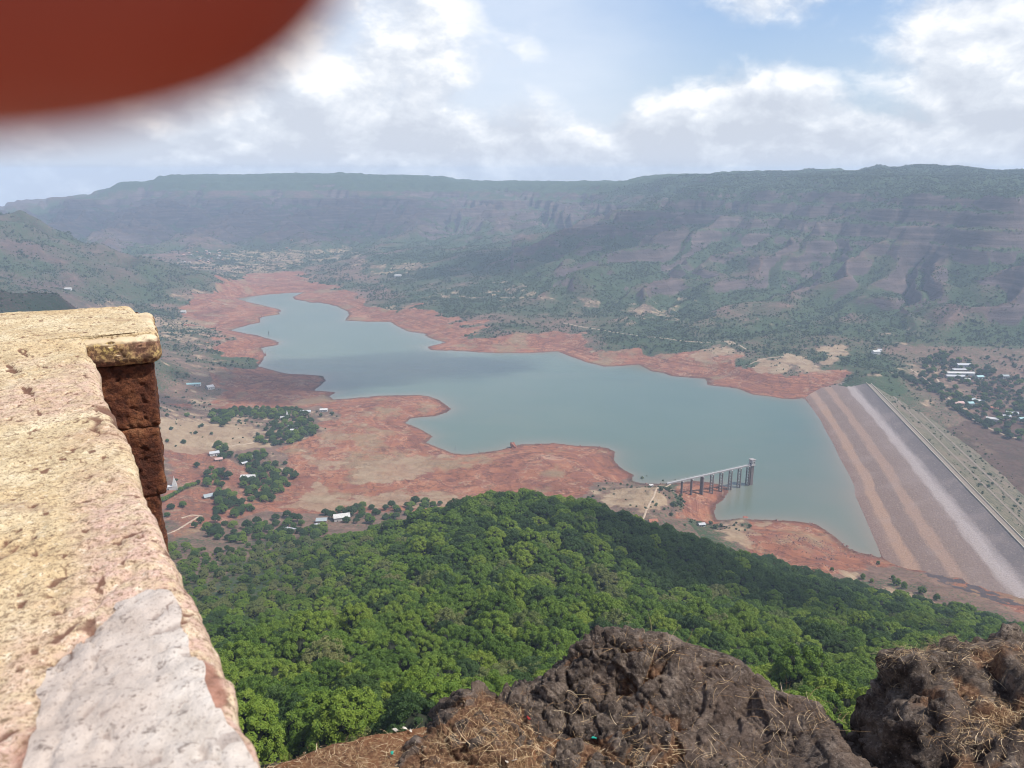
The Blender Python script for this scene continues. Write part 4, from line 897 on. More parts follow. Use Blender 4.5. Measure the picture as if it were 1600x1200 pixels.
def track(pts, w_, name='dirt_track', lift=.45):
    P3 = []
    for (u0, v0), (u1, v1) in zip(pts[:-1], pts[1:]):
        a = np.array(land(u0, v0)[:2]); b_ = np.array(land(u1, v1)[:2]); n = max(2, int(np.linalg.norm(b_ - a) / 5)); P3 += [a + (b_ - a) * i / n for i in range(n)]
    P3 = np.array(P3); P3 = P3 + 1.2 * np.stack([fbm(P3[:, 0] / 20, P3[:, 1] / 20, oct=2, s=5), fbm(P3[:, 0] / 20 + 9, P3[:, 1] / 20, oct=2, s=6)], 1); tg_ = np.gradient(P3, axis=0); tg_ /= np.linalg.norm(tg_, axis=1)[:, None] + 1e-9; nn = np.stack([-tg_[:, 1], tg_[:, 0]], 1)
    V = []
    for k in (-1, -.4, .4, 1): q_ = P3 + nn * w_ / 2 * k; V.append(np.stack([q_[:, 0], q_[:, 1], ground(q_[:, 0], q_[:, 1]) + (lift if abs(k) < .9 else -.3)], 1))
    me = mesh_from(name, np.stack(V).reshape(-1, 3), grid_faces(4, len(P3)), track_m); obj(name, me, kind='structure')
for pts, w_ in (([(257,836),(275,829),(290,820),(312,806)], 3.5), ([(283,810),(298,805),(312,806),(322,807)], 3), ([(880,505),(940,516),(1000,525),(1060,532),(1100,535),(1143,534),(1158,541),(1168,547)], 5), ([(1005,815),(1010,795),(1020,778),(1038,762),(1050,755)], 3),
                ([(1462,590),(1480,618),(1500,645),(1530,662),(1560,676),(1598,688)], 5), ([(1420,575),(1440,588),(1462,606),(1475,628)], 4), ([(350,698),(400,690),(440,682)], 3.5), ([(1165,572),(1195,560),(1240,556),(1262,570)], 3)): track(pts, w_)
stone_red = plain('red_rock', (0.25, 0.10, 0.065), scale=0.4)
pole_m = plain('dark_wood', (0.06, 0.045, 0.04))

def field_rock(name, label, u, v, size, hs, mat, seed, cat='rock', group=None, tilt=0.0):
    x, y, zz = land(u, v); bm_ = bmesh.new(); bmesh.ops.create_icosphere(bm_, subdivisions=3, radius=1.0)
    for v_ in bm_.verts:
        c_ = v_.co; k = 1 + .5 * (float(vnoise([c_.x * 2 + seed], [c_.y * 2], [c_.z * 2], seed)[0]) - .5) + .3 * (float(vnoise([c_.x * 5], [c_.y * 5 + seed], [c_.z * 5], seed)[0]) - .5)
        v_.co = (c_.x * k * size + max(c_.z, 0) * tilt * size, c_.y * k * size, c_.z * k * size * hs * (1.0 if c_.z > 0 else .5))
    me = bpy.data.meshes.new(name); bm_.to_mesh(me); bm_.free(); me.materials.append(mat); o = obj(name, me); o.location = (x, y, zz - size * .1); tag(o, label, cat, group); return o
field_rock('rock_outcrop', 'leaning red rock pinnacle on the tip of the red shore', 803, 699, 4.6, 1.9, stone_red, 3, 'rock', None, -.7)
field_rock('rock_outcrop', 'low red ledge rock at the water edge behind the pale bank', 1165, 809, 4.5, .45, stone_red, 5)
field_rock('rock_outcrop', 'small red shore rock right of the leaning pinnacle', 845, 695, 1.8, .8, stone_red, 8)
def dead_tree(label, u, v, h, seed):
    x, y, zz = land(u, v); gg = random.Random(seed); o = thing('dead_tree', label, 'dead tree', (x, y, max(zz, WATER)), gg.uniform(0, 6))
    MB().bar((0, 0, -1), (h * .06, 0, h), h * .05, h * .02, 6).build('trunk', pole_m, o)
    for i in range(4): z0 = h * gg.uniform(.35, .85); a = gg.uniform(0, 6.28); MB().bar((h * .05 * z0 / h, 0, z0), (math.cos(a) * h * .35, math.sin(a) * h * .35, z0 + h * .25), h * .022, h * .008, 5).build('branch', pole_m, o)
dead_tree('dark dead tree at the water edge below the small bay', 711, 705, 6, 1)
dead_tree('thin dead stump standing at the shore left of the leaning pinnacle', 748, 709, 4, 2)
dead_tree('bare trunk standing by the far left spit', 409, 497, 9, 3)
pst = tag(MB().bar((0, 0, -3), (0, 0, 9), .7, .6).build('mooring_post', pole_m), 'dark post standing alone in the water off the far left spits', 'post'); pst.location = at_z(420, 523, WATER)
# broken stone strewn over the red bank beside the dam
g = np.random.default_rng(53); SV_, SF_ = [], []
bank = np.array(land_poly([(1180,855),(1240,835),(1290,845),(1330,868),(1375,880),(1300,900),(1240,885)])); xs, ys = jitter_pts(bank[:, 0].min(), bank[:, 0].max(), bank[:, 1].min(), bank[:, 1].max(), 3.2, 9)
shore_pts = [np.array(at_z(u, v, WATER)[:2]) for u, v in SHORE_L[52:]]
for a, b_ in zip(shore_pts[:-1], shore_pts[1:]):
    n = int(np.linalg.norm(b_ - a) / 2.2); k = g.uniform(0, 1, n)[:, None]; pp = a + (b_ - a) * k + g.normal(0, 3, (n, 2)); xs = np.append(xs, pp[:, 0]); ys = np.append(ys, pp[:, 1])
keep_ = (in_poly(xs, ys, bank) & (fbm(xs / 30, ys / 30, oct=3, s=3) > .02)) | (np.arange(len(xs)) >= len(xs)); keep_[-900:] |= g.uniform(0, 1, len(keep_[-900:])) < .5
octv = np.array([(1, 0, 0), (0, 1, 0), (-1, 0, 0), (0, -1, 0), (0, 0, .8), (0, 0, -.6)]); octf = np.array([(0, 1, 4), (1, 2, 4), (2, 3, 4), (3, 0, 4), (1, 0, 5), (2, 1, 5), (3, 2, 5), (0, 3, 5)])
xs, ys = xs[keep_], ys[keep_]; zs = ground(xs, ys); ms = zs > WATER - .4; xs, ys, zs = xs[ms], ys[ms], zs[ms]
sz = g.lognormal(-.25, .5, len(xs)).clip(.3, 2.6)
V = (octv[None] * sz[:, None, None] * g.uniform(.6, 1.3, (len(xs), 6, 1)) + np.stack([xs, ys, zs], 1)[:, None]).reshape(-1, 3); F = (octf[None] + 6 * np.arange(len(xs))[:, None, None]).reshape(-1, 3)
obj('bank_rubble', mesh_from('bank_rubble', V, F, plain('bank_stone', (0.19, 0.10, 0.078), scale=.8), False), kind='stuff')

# ------------------------------------------------------------------ rock meshes
def rock_material(name, dust):
    m, t, b = material(name)
    P = t.pos(); n = t.noise(P, 9.0, 8, 0.68); n2 = t.noise(P, 55.0, 5, 0.7); n3 = t.noise(P, 2.2, 4)
    c_ = t.ramp(n, [(0.34, (0.020, 0.014, 0.011)), (0.45, (0.064, 0.046, 0.035)), (0.56, (0.118, 0.088, 0.067)), (0.70, (0.235, 0.185, 0.145))])
    c_ = t.mix(t.step(n2, 0.55, 0.66, 0, .55), c_, (0.25, 0.21, 0.18)); c_ = t.mix(t.step(n2, 0.47, 0.37, 0, .75), c_, (0.022, 0.017, 0.016))
    c_ = t.mix(t.step(n3, .5, .65, 0, .30), c_, (0.17, 0.115, 0.085))
    cr = t.attr('crevice'); soil = t.ramp(t.noise(P, 40, 6, .7), [(0.32, (0.055, 0.027, 0.016)), (0.5, (0.135, 0.068, 0.037)), (0.7, (0.27, 0.165, 0.09))])
    c_ = t.mix(t.step(t.m('ADD', cr, t.m('MULTIPLY', t.m('SUBTRACT', n, .5), .8)), .42, .62, 0, dust), c_, soil)
    t.inp(b.inputs['Base Color'], c_); b.inputs['Roughness'].default_value = .82
    t.inp(b.inputs['Normal'], t.bump(t.m('ADD', t.m('MULTIPLY', n2, .5), t.noise(P, 22, 6, .7)), .9, .03))
    return m
rock_m = rock_material('basalt', .95)
def rock_disp(p, sc=1.0, s=0):
    x, y, zz = p[:, 0], p[:, 1], p[:, 2]
    wx_ = .10 * fbm(x * 3, y * 3, zz * 3, 3, s + 5); wy_ = .10 * fbm(x * 3, y * 3, zz * 3, 3, s + 9)
    f1, f2, cid, ta = facet((x + wx_) * 3.4, (y + wy_) * 3.4, zz * 3.4, s + 1); e1 = sstep(f2 - f1, 0.0, .10)
    g1, g2, cid2, tb = facet((x + wx_ * .6) * 8.0, (y + wy_ * .6) * 8.0, zz * 8.0, s + 21); e2 = sstep(g2 - g1, 0.0, .13)
    h1, h2, cid3, tc = facet(x * 19, y * 19, zz * 19, s + 41)
    big = fbm(x * 1.5, y * 1.5, zz * 1.5, 4, s + 3)
    dd = .08 * big + .046 * (cid - .5) + .17 * ta - .020 * (1 - e1) + .034 * (cid2 - .5) + .085 * tb - .013 * (1 - e2) + .011 * (cid3 - .5) + .034 * tc + .012 * fbm(x * 16, y * 16, zz * 16, 4, s + 7, .6) + .012 * fbm(x * 60, y * 60, zz * 60, 3, s + 11, .7)
    return dd * sc, (1 - e1) * .75 + (1 - e2) * .25

# big boulder: a mound set on the ledge
CR = [(655,1160,3.75),(700,1114,3.95),(750,1086,4.05),(840,1076,4.12),(872,1044,4.2),(925,1004,4.28),(960,996,4.3),(1040,999,4.32),(1100,1026,4.28),(1170,1050,4.22),(1205,1082,4.12),(1285,1120,3.98),(1340,1174,3.82),(1362,1210,3.7)]
FR = [(700,1185,3.62),(850,1150,3.8),(880,1090,4.05),(960,1060,4.14),(1050,1060,4.16),(1150,1110,4.02),(960,1110,3.98),(1050,1120,3.95),(900,1200,3.6),(1050,1200,3.64),(1200,1200,3.62),(1250,1160,3.8),(700,1250,3.35),(900,1290,3.28),(1100,1290,3.28),(1300,1290,3.28),(1400,1260,3.4)]
bc = [tuple(at_d(*q_)) for q_ in CR + FR]
for q_ in CR:
    p = at_d(*q_); k = 1 + .30 / math.hypot(p[0], p[1]); bc.append((p[0] * k, p[1] * k, p[2] - .45)); k = 1 + .62 / math.hypot(p[0], p[1]); bc.append((p[0] * k, p[1] * k, p[2] - 1.9))
for x in np.linspace(-1.0, 2.6, 9): bc += [(x, 2.3, -3.6), (x, 1.7, -3.9)]
bc += [tuple(np.array(at_z(560, 1180, -3.12)) - (0, 0, .35)), tuple(np.array(at_z(500, 1250, -3.12)) - (0, 0, .5)), (2.35, 3.2, -3.9), (2.5, 2.8, -4.2), (2.3, 3.6, -4.3)]
bc = np.array(bc); nbk = len(bc)
def kk(x, y): return np.sqrt((x[:, None] - bc[:, 0]) ** 2 + (y[:, None] - bc[:, 1]) ** 2 + .012)
_m = np.zeros((nbk + 1, nbk + 1)); _m[:nbk, :nbk] = -kk(bc[:, 0], bc[:, 1]); _m[:nbk, nbk] = 1; _m[nbk, :nbk] = 1
_bs = np.linalg.solve(_m + np.diag([-.004] * nbk + [0]), np.append(bc[:, 2], 0))
nu, nv2 = 520, 400
bx, by = np.meshgrid(np.linspace(-1.25, 2.45, nu), np.linspace(2.2, 5.0, nv2), indexing='ij'); bx, by = bx.ravel(), by.ravel()
bz = np.concatenate([-kk(bx[i:i + 20000], by[i:i + 20000]) @ _bs[:-1] + _bs[-1] for i in range(0, bx.size, 20000)])
Bz = bz.reshape(nu, nv2); dx_ = np.gradient(Bz, axis=0) / (3.7 / (nu - 1)); dy_ = np.gradient(Bz, axis=1) / (2.8 / (nv2 - 1))
nb_ = np.stack([-dx_.ravel(), -dy_.ravel(), np.ones(bx.size)], 1); nb_ /= np.linalg.norm(nb_, axis=1)[:, None]
bp = np.stack([bx, by, bz], 1); dd, crv = rock_disp(bp, 1.0, 400)
sm = sstep(bx + .35 * (by - 3.6), .75, 1.15); dd = dd * (1 - .55 * sm); crv = crv * (1 - .55 * sm)      # the right flank is smoother
bp2 = bp + nb_ * dd[:, None]
lowp = sstep(-dd, -.02, .06)
soilm = np.clip(crv * .30 + lowp * .55 + .85 * fbm(bx * 2.2, by * 2.2, oct=3, s=411) + .02 + .5 * sstep(bx, -.25, -.75) - .45 * sm, 0, 1) * sstep(nb_[:, 2], .25, .6)
ff = grid_faces(nu, nv2)[:, ::-1]; ff = ff[(bp2[ff][:, :, 2] > -5.2).all(1)]
me = mesh_from('boulder', bp2, ff, rock_m); add_attr(me, 'crevice', soilm)
boulder = tag(obj('boulder', me), 'big dark knobbly boulder with dry straw grass in the bottom centre', 'boulder')
# second rock, upright, at the right
bm = bmesh.new(); bmesh.ops.create_icosphere(bm, subdivisions=7, radius=1.0); vv = np.array([v_.co[:] for v_ in bm.verts]); fc = np.array([[q_.index for q_ in f.verts] for f in bm.faces]); bm.free()
ee = 5.0; k = (np.abs(vv) ** ee).sum(1) ** (1 / ee); vv = vv / k[:, None]
pl = at_y(1341, 1062, 3.05); hx = .92; ctr = np.array([pl[0] + hx + .26, 3.28, -3.49])
vb = vv * (hx, .60, 1.12)
vb[:, 2] += .10 * vb[:, 0] - .30 * np.clip(vb[:, 0] - .45, 0, 9) - .22 * np.clip(-vb[:, 1] - .25, 0, 9) * sstep(vb[:, 2], 0, .8); vb[:, 0] += .07 * vb[:, 1]
vb = vb + ctr
dd, crv = rock_disp(vb, 1.15, 500); nrm = vv * np.array([1, 1, 1]); nrm = np.sign(vv) * np.abs(vv) ** 4.0; nrm /= np.linalg.norm(nrm, axis=1)[:, None]
vb2 = vb + nrm * dd[:, None]
me = mesh_from('upright_rock', vb2, fc, rock_m); add_attr(me, 'crevice', np.clip(crv * .3 + .8 * fbm(vb[:, 0] * 2.4, vb[:, 1] * 2.4, oct=3, s=611), 0, 1) * sstep(nrm[:, 2], .55, .9))
rock2 = tag(obj('upright_rock', me), 'steep dark rock with a grassy top in the bottom right corner', 'rock')
# ledge of brown earth
led_m, t, b = material('straw_earth')
P = t.pos(); n = t.noise(P, 34, 8, .75); n2 = t.noise(P, 5, 4)
c_ = t.ramp(n, [(0.34, (0.045, 0.021, 0.012)), (0.46, (0.14, 0.066, 0.034)), (0.58, (0.235, 0.13, 0.068)), (0.72, (0.42, 0.29, 0.165))])
c_ = t.mix(t.step(n2, .45, .65, 0, .6), c_, (0.24, 0.10, 0.045)); t.inp(b.inputs['Base Color'], c_); b.inputs['Roughness'].default_value = .95
t.inp(b.inputs['Normal'], t.bump(n, 1.0, .03))
edge = np.array([(-9, 1.0), (-5, 1.6), (-3, 2.6)] + [tuple(at_z(u, v, -3.12)[:2]) for u, v in ((430, 1192), (520, 1163), (600, 1148), (660, 1142), (760, 1140))] + [(.6, 4.0), (1.9, 3.9), (2.3, 3.2), (3.4, 3.4), (6, 3.0), (9, 1.5)])
lx = np.linspace(-8.8, 8.8, 460); ey = np.interp(lx, edge[:, 0], edge[:, 1]) + .05 * fbm(lx * 4, lx * 0 + 3, oct=4, s=71)
rows = np.concatenate([np.linspace(-5.5, -1.0, 12), np.linspace(-.95, 0, 90)])
lv, zzv = [], []
prof = [(-.0, 0), (.05, -.08), (.11, -.3), (.22, -.9), (.45, -2.2), (.8, -5), (1.6, -9), (3.5, -16)]
G = []
for r_ in rows: G.append(np.stack([lx, ey + r_, np.full(lx.size, -3.12)], 1))
for a, b_ in prof[1:]: G.append(np.stack([lx, ey + a, np.full(lx.size, -3.12 + b_)], 1))
G = np.stack(G); sh = G.shape; G = G.reshape(-1, 3)
G[:, 2] += .05 * fbm(G[:, 0] * 1.3, G[:, 1] * 1.3, oct=5, s=81) + .018 * fbm(G[:, 0] * 12, G[:, 1] * 12, oct=3, s=83); G[:, 1] += .12 * fbm(G[:, 0] * 1.6, G[:, 2] * 1.6, oct=4, s=85) * sstep(-G[:, 2], 3.15, 3.6)
me = mesh_from('ledge', G, grid_faces(sh[0], sh[1]), led_m); obj('ledge_ground', me, kind='structure')

# ------------------------------------------------------------------ dry grass
straw_m, t, b = material('dry_straw')
t.inp(b.inputs['Base Color'], t.ramp(t.attr('leaf'), [(0.0, (0.15, 0.078, 0.036)), (0.4, (0.31, 0.20, 0.10)), (0.75, (0.46, 0.335, 0.19)), (1.0, (0.62, 0.49, 0.32))])); b.inputs['Roughness'].default_value = .7
def straw(name, pts, nrms, L0, L1, w0, rise, seed, seg=4):
    g = np.random.default_rng(seed); n = len(pts); a = g.uniform(0, 6.283, n); ln = g.uniform(0, 1, n) ** 1.8 * (L1 - L0) + L0
    dr = np.stack([np.cos(a), np.sin(a), np.zeros(n)], 1); dr -= nrms * (dr * nrms).sum(1)[:, None]; dr /= np.linalg.norm(dr, axis=1)[:, None]
    sd = np.cross(nrms, dr); up = g.uniform(*rise, n)[:, None]; cv = g.normal(0, .55, n)[:, None]; w = (w0 * g.uniform(.6, 1.4, n))[:, None]
    rowsv = []
    for i in range(seg + 1):
        q_ = i / seg; c_ = pts + nrms * .006 + dr * ln[:, None] * q_ * (1 - .15 * q_ * up) + nrms * ln[:, None] * (up * q_ - up * .75 * q_ ** 2.2) + sd * ln[:, None] * cv * q_ * q_
        wd = w * (1 - .7 * q_)
        rowsv += [c_ - sd * wd, c_ + sd * wd]
    V = np.stack(rowsv, 1).reshape(-1, 3); k = 2 * (seg + 1); F = []
    for i in range(seg): F.append(np.stack([np.arange(n) * k + 2 * i + j for j in (0, 1, 3, 2)], 1))
    me = mesh_from(name, V, np.concatenate(F), straw_m); add_attr(me, 'leaf', np.repeat(g.uniform(0, 1, n) ** 1.3, k))
    return obj(name, me, kind='stuff')
g = np.random.default_rng(91)
def pick(P, N, wgt, n):
    wgt = np.maximum(wgt, 0); i = g.choice(len(P), n, p=wgt / wgt.sum()); return P[i] + g.normal(0, .006, (n, 3)) * (1, 1, 0), N[i]
cl = sstep(fbm(bx * 3.1, by * 3.1, oct=3, s=711), .0, .5); seen = (bp2[:, 1] > 2.9) & (nb_[:, 2] > .25)
P_, N_ = pick(bp2, nb_, (soilm ** 1.3 + .05) * (.12 + cl) * seen, 5600); straw('dry_grass', P_, N_, .015, .10, .0010, (.03, .35), 1)
tufts = [(760,1150),(800,1165),(770,1130),(850,1165),(905,1085),(920,1060),(990,1160),(1030,1165),(1080,1160),(1130,1165),(1100,1190),(1180,1190),(1000,1050),(960,1020),(880,1110),(1060,1190),(1010,1190),(830,1190),(1220,1150),(1150,1070),(1090,1050),(720,1160),(690,1150),(1250,1110),(1270,1125),(1000,1010),(1040,1015)]
bpx, bpv = to_px(bp2[:, 0], bp2[:, 1], bp2[:, 2]); TP, TN = [], []
for u, v in tufts:
    i = np.argmin((bpx - u) ** 2 + (bpv - v) ** 2 + np.where(nb_[:, 2] > .2, 0, 1e6)); k = int(g.integers(16, 44)); TP.append(bp2[i] + g.normal(0, .05, (k, 3)) * (1.8, 1, .1)); TN.append(np.tile(nb_[i], (k, 1)))
straw('dry_grass_tufts', np.concatenate(TP), np.concatenate(TN), .05, .17, .0012, (.05, .7), 2, 6)
n2_ = nrm; w2 = np.clip(fbm(vb[:, 0] * 2.6, vb[:, 1] * 2.6, vb[:, 2] * 2.6, 3, 621) + .12, 0, 1) * sstep(nrm[:, 2], .45, .9) * (vb2[:, 0] < 2.6)
P_, N_ = pick(vb2, nrm, w2, 2300); straw('rock_top_grass', P_, N_, .015, .10, .0010, (.03, .4), 3)
zl = G[:, 2]; w3 = ((G[:, 1] > 2.6) & (G[:, 0] > -2.2) & (G[:, 0] < .9) & (zl > -3.5)).astype(float)
P_, N_ = pick(G, np.tile([0., 0., 1.], (len(G), 1)), w3, 9000); P_ += np.stack([g.normal(0, .02, len(P_)), g.normal(0, .006, len(P_)), np.zeros(len(P_))], 1); straw('ledge_straw', P_, N_, .015, .085, .0013, (.02, .3), 4, 3)
# scraps of litter and pebbles lying there
teal_m = plain('teal_plastic', (0.02, 0.30, 0.22), .4)
pale_st = plain('pale_pebble', (0.52, 0.46, 0.38)); red_l = plain('red_wrapper', (0.25, 0.02, 0.015), .5)
def scrap(name, label, cat, u, v, size, mat, on, seed):
    gg = np.random.default_rng(seed)
    if on == 'rock': i = np.argmin((bpx - u) ** 2 + (bpv - v) ** 2); c_ = bp2[i] + nb_[i] * .02
    else: c_ = at_z(u, v, -3.10)
    n = 7; v_ = [(math.cos(a) * size * gg.uniform(.5, 1.1), math.sin(a) * size * .6 * gg.uniform(.5, 1.1), gg.uniform(0, size * .5)) for a in np.linspace(0, 6.283, n + 1)[:-1]] + [(0, 0, size * .35)]
    me = bpy.data.meshes.new(name); me.from_pydata(v_ + [(a, b_, c__ - .004) for a, b_, c__ in v_], [], [(i, (i + 1) % n, n) for i in range(n)] + [(n + 1 + (i + 1) % n, n + 1 + i, 2 * n + 1) for i in range(n)] + [(i, n + 1 + i, n + 1 + (i + 1) % n, (i + 1) % n) for i in range(n)]); me.materials.append(mat)
    o = obj(name, me); o.location = c_; o.rotation_euler = (gg.uniform(-.3, .3), gg.uniform(-.3, .3), gg.uniform(0, 6)); tag(o, label, cat)
scrap('plastic_scrap', 'teal plastic scrap in the straw on the boulder', 'litter', 929, 1158, .022, teal_m, 'rock', 1)
scrap('plastic_scrap', 'teal plastic scrap on the brown ledge left of the boulder', 'litter', 613, 1177, .018, teal_m, 'l', 2)
scrap('wrapper_scrap', 'dark red wrapper scrap in the straw on the boulder', 'litter', 822, 1127, .025, red_l, 'rock', 3)
for i, (u, v, s_) in enumerate(((618, 1141, .022), (632, 1139, .02), (642, 1142, .016), (803, 1193, .016), (790, 1194, .012))): scrap('pebble', ('pale pebble at the left end of the row on the ledge rim', 'pale pebble in the middle of the row on the ledge rim', 'pale pebble nearest the boulder on the ledge rim', 'right of two white pebbles at the bottom of the boulder', 'left of two white pebbles at the bottom of the boulder')[i], 'pebble', u, v, s_, pale_st, 'l' if i < 3 else 'rock', 10 + i)

# ------------------------------------------------------------------ parapet wall
WZ = -0.35
we = np.array([-.521, .854]); we /= np.linalg.norm(we); wn = np.array([we[1], -we[0]])
w0_ = at_z(425, 1200, WZ)[:2]                                          # a point on its right edge
def wloc(x, y): return (x - w0_[0]) * we[0] + (y - w0_[1]) * we[1], (x - w0_[0]) * wn[0] + (y - w0_[1]) * wn[1]
patch_px = [(262,920),(285,960),(318,1035),(345,1090),(372,1140),(405,1200),(415,1260),(40,1300),(40,1200),(50,1130),(62,1070),(85,1030),(120,995),(160,965),(195,940),(225,925)]
patch_w = [wloc(*at_z(u, v, WZ)[:2]) for u, v in patch_px]
far_s = wloc(*at_z(215, 482, WZ)[:2]); far_l = wloc(*at_z(0, 490, WZ)[:2])
def far_at(w): return far_s[0] + (w - far_s[1]) * (far_l[0] - far_s[0]) / (far_l[1] - far_s[1])
nS, nW = 560, 300
prof_w = [(-2.2, 0.0)] ; tt = np.linspace(0, 1, nW - 14)
wv = np.concatenate([[-.95], -.92 + (.92 - .022) * tt, -.022 + .022 * np.sin(np.linspace(0, math.pi / 2, 9)[1:]), [.0005, .001, .0015, .002, .002]])
zv = np.concatenate([[0], 0 * tt, -.022 * (1 - np.cos(np.linspace(0, math.pi / 2, 9)[1:])), [-.05, -.12, -.3, -1.0, -3.4]])
s1 = np.linspace(0, 1, nS - 10) ** 1.25
gw, gs = np.meshgrid(wv, np.concatenate([s1, np.full(10, 1.0)]), indexing='ij'); gzv = np.repeat(zv[:, None], nS, 1)
sfar = far_at(np.minimum(gw, 0.0)); gs_ = -.75 + gs * (sfar + .75)
tail = np.concatenate([np.zeros(nS - 10), [.008, .016, .020, .022, .023, .023, .023, .023, .023, .023]]); tz = np.concatenate([np.zeros(nS - 10), [-.002, -.008, -.016, -.03, -.06, -.2, -.6, -1.2, -2.2, -3.4]])
gs_ = gs_ + tail[None, :]; gzv = np.minimum(gzv, tz[None, :])
def wall_relief(s_, w):
    h = .007 * fbm(s_ * 3.1, w * 3.1, oct=3, s=801) + .0022 * fbm(s_ * 17, w * 17, oct=4, s=803) + .0022 * fbm(s_ * 75, w * 60, oct=3, s=805)
    pit = vnoise(s_ * 85, w * 85, None, 807) + .5 * vnoise(s_ * 190, w * 190, None, 809); h = h - .0026 * sstep(pit, 1.08, 1.26)
    crk = np.abs(fbm(s_ * 2.1 + 4, w * 2.4, oct=5, s=811)); m1 = sstep(fbm(s_ * 1.7, w * 1.7, oct=2, s=815), -.15, .25); h = h - .007 * (1 - sstep(crk, 0, .022)) * m1
    ck2 = np.abs(fbm(s_ * 4.3, w * 3.3 + 9, oct=4, s=821)); h = h - .0035 * (1 - sstep(ck2, 0, .018)) * sstep(fbm(s_ * 2.7, w * 2.7, oct=2, s=825), .05, .3)
    return h, np.maximum((1 - sstep(crk, 0, .05)) * m1, .7 * sstep(pit, 1.0, 1.2))
S_, W_ = gs_.ravel(), gw.ravel(); Zw = gzv.ravel()
rh, crk = wall_relief(S_, W_)
pd = sdf(S_, W_, patch_w) + .012 * fbm(S_ * 22, W_ * 22, oct=4, s=831)
topm = sstep(Zw, -.06, -.012)
# the larger open cracks
def pdline(pts):
    best = np.full(S_.shape, 9.0); L_ = [wloc(*at_z(u, v, WZ)[:2]) for u, v in pts]
    for (a0, a1), (b0, b1) in zip(L_[:-1], L_[1:]):
        e0, e1_ = b0 - a0, b1 - a1; t_ = np.clip(((S_ - a0) * e0 + (W_ - a1) * e1_) / (e0 * e0 + e1_ * e1_), 0, 1); best = np.minimum(best, np.hypot(S_ - a0 - t_ * e0, W_ - a1 - t_ * e1_))
    return best
for pts, wd in (([(2,556),(18,572),(30,598),(46,612)], .013), ([(28,536),(44,556),(60,566),(75,570)], .008), ([(70,872),(80,900),(92,925),(97,948)], .009), ([(62,566),(100,572),(140,574)], .0035), ([(45,600),(60,640),(66,662)], .004), ([(150,890),(160,905),(150,925)], .004), ([(62,1075),(95,1035),(130,1000),(190,955),(235,925),(262,912)], .0075), ([(200,1010),(205,1060),(210,1120),(205,1200)], .0022), ([(255,925),(278,960),(300,1005)], .004)):
    dl_ = pdline(pts) + .009 * fbm(S_ * 13, W_ * 13, oct=4, s=861) + .003 * fbm(S_ * 60, W_ * 60, oct=2, s=865); brk_ = sstep(fbm(S_ * 19, W_ * 19, oct=3, s=869), -.35, .25); wd = wd * (.30 + .38 * brk_); k_ = (1 - sstep(np.abs(dl_), wd * .1, wd)) * (.35 + .65 * brk_); rh = rh - k_ * wd * .8; crk = np.maximum(crk, k_ * .95)
rim = np.exp(-(np.clip(pd, 0, 1) / .013) ** 2) * sstep(fbm(S_ * 9, W_ * 9, oct=3, s=833), -.1, .4); pm = sstep(-pd, -.002, .006)
rh = rh - .002 * np.exp(-((pd - .003) / .006) ** 2) - .005 * pm * 0 + pm * (.0030 * fbm(S_ * 40, W_ * 40, oct=4, s=835) + .0012 * fbm(S_ * 11, W_ * 11, oct=3, s=836)) - pm * (.004 * (1 - sstep(np.abs(fbm(S_ * 7, W_ * 7, oct=4, s=839)), 0, .03)) * sstep(-pd, .08, .01))
Wo = W_ + .010 * fbm(S_ * 5.5, Zw * 5.5, oct=4, s=841) * sstep(W_, -.06, 0) + .006 * fbm(S_ * 30, Zw * 30, oct=3, s=843) * sstep(W_, -.03, 0)
Zo = Zw + rh * topm - .002
# the coping runs on over the cap slab at the far end
p_fl = at_z(143, 527, WZ)[:2]; p_fr = at_z(246, 519, WZ)[:2]; p_bk = at_z(217, 483, WZ)[:2]
s_cap = wloc(*p_fl)[0]; capx = wloc(*p_fr)[1] + .004; s_c2 = wloc(*p_fr)[0]
sh_ = sstep(S_, s_cap + .028, s_cap + .038); lean = (s_c2 - s_cap) / max(capx, .01)
Wo = Wo + sh_ * capx * sstep(W_, -.30, -.005); Zo = np.where((sh_ > .001) & (Zo < -.020), -.020 - .002 * (W_ > 0), Zo)
S_ = S_ + lean * np.clip(Wo, 0, 1) * sh_ * (1 - sstep(S_, s_cap + .05, s_cap + .25))
# settle the border of the cement patch on its outline
def pdist(s_, w): return sdf(s_, w, patch_w) + .012 * fbm(s_ * 22, w * 22, oct=4, s=831)
FW = grid_faces(nW, nS); fp = (pd[FW] < 0).all(1) & (Zw[FW] > -.02).all(1)
bset = np.intersect1d(FW[fp].ravel(), FW[~fp].ravel())
for _ in range(3):
    a, c__ = S_[bset], Wo[bset]; d0 = pdist(a, c__); e_ = .001; gs1 = (pdist(a + e_, c__) - d0) / e_; gw1 = (pdist(a, c__ + e_) - d0) / e_; q2 = np.maximum(gs1 ** 2 + gw1 ** 2, .5)
    k_ = np.clip(d0 / q2, -.006, .006) * (np.abs(d0) < .02); S_[bset] = a - gs1 * k_; Wo[bset] = c__ - gw1 * k_
px_ = w0_[0] + we[0] * S_ + wn[0] * Wo; py_ = w0_[1] + we[1] * S_ + wn[1] * Wo
VW = np.stack([px_, py_, WZ + Zo], 1)
plas_m, t, b = material('old_lime_plaster')
P = t.pos(); n1_ = t.noise(P, 2.6, 5, .6); n2_ = t.noise(P, 11, 6, .65); n3_ = t.noise(P, 120, 5, .7); n4 = t.noise(P, 45, 4, .65)
c_ = t.ramp(n2_, [(0.3, (0.40, 0.29, 0.165)), (0.5, (0.55, 0.435, 0.265)), (0.7, (0.65, 0.55, 0.37))])
c_ = t.mix(t.step(n1_, .50, .62, 0, .5), c_, (0.52, 0.365, 0.19))
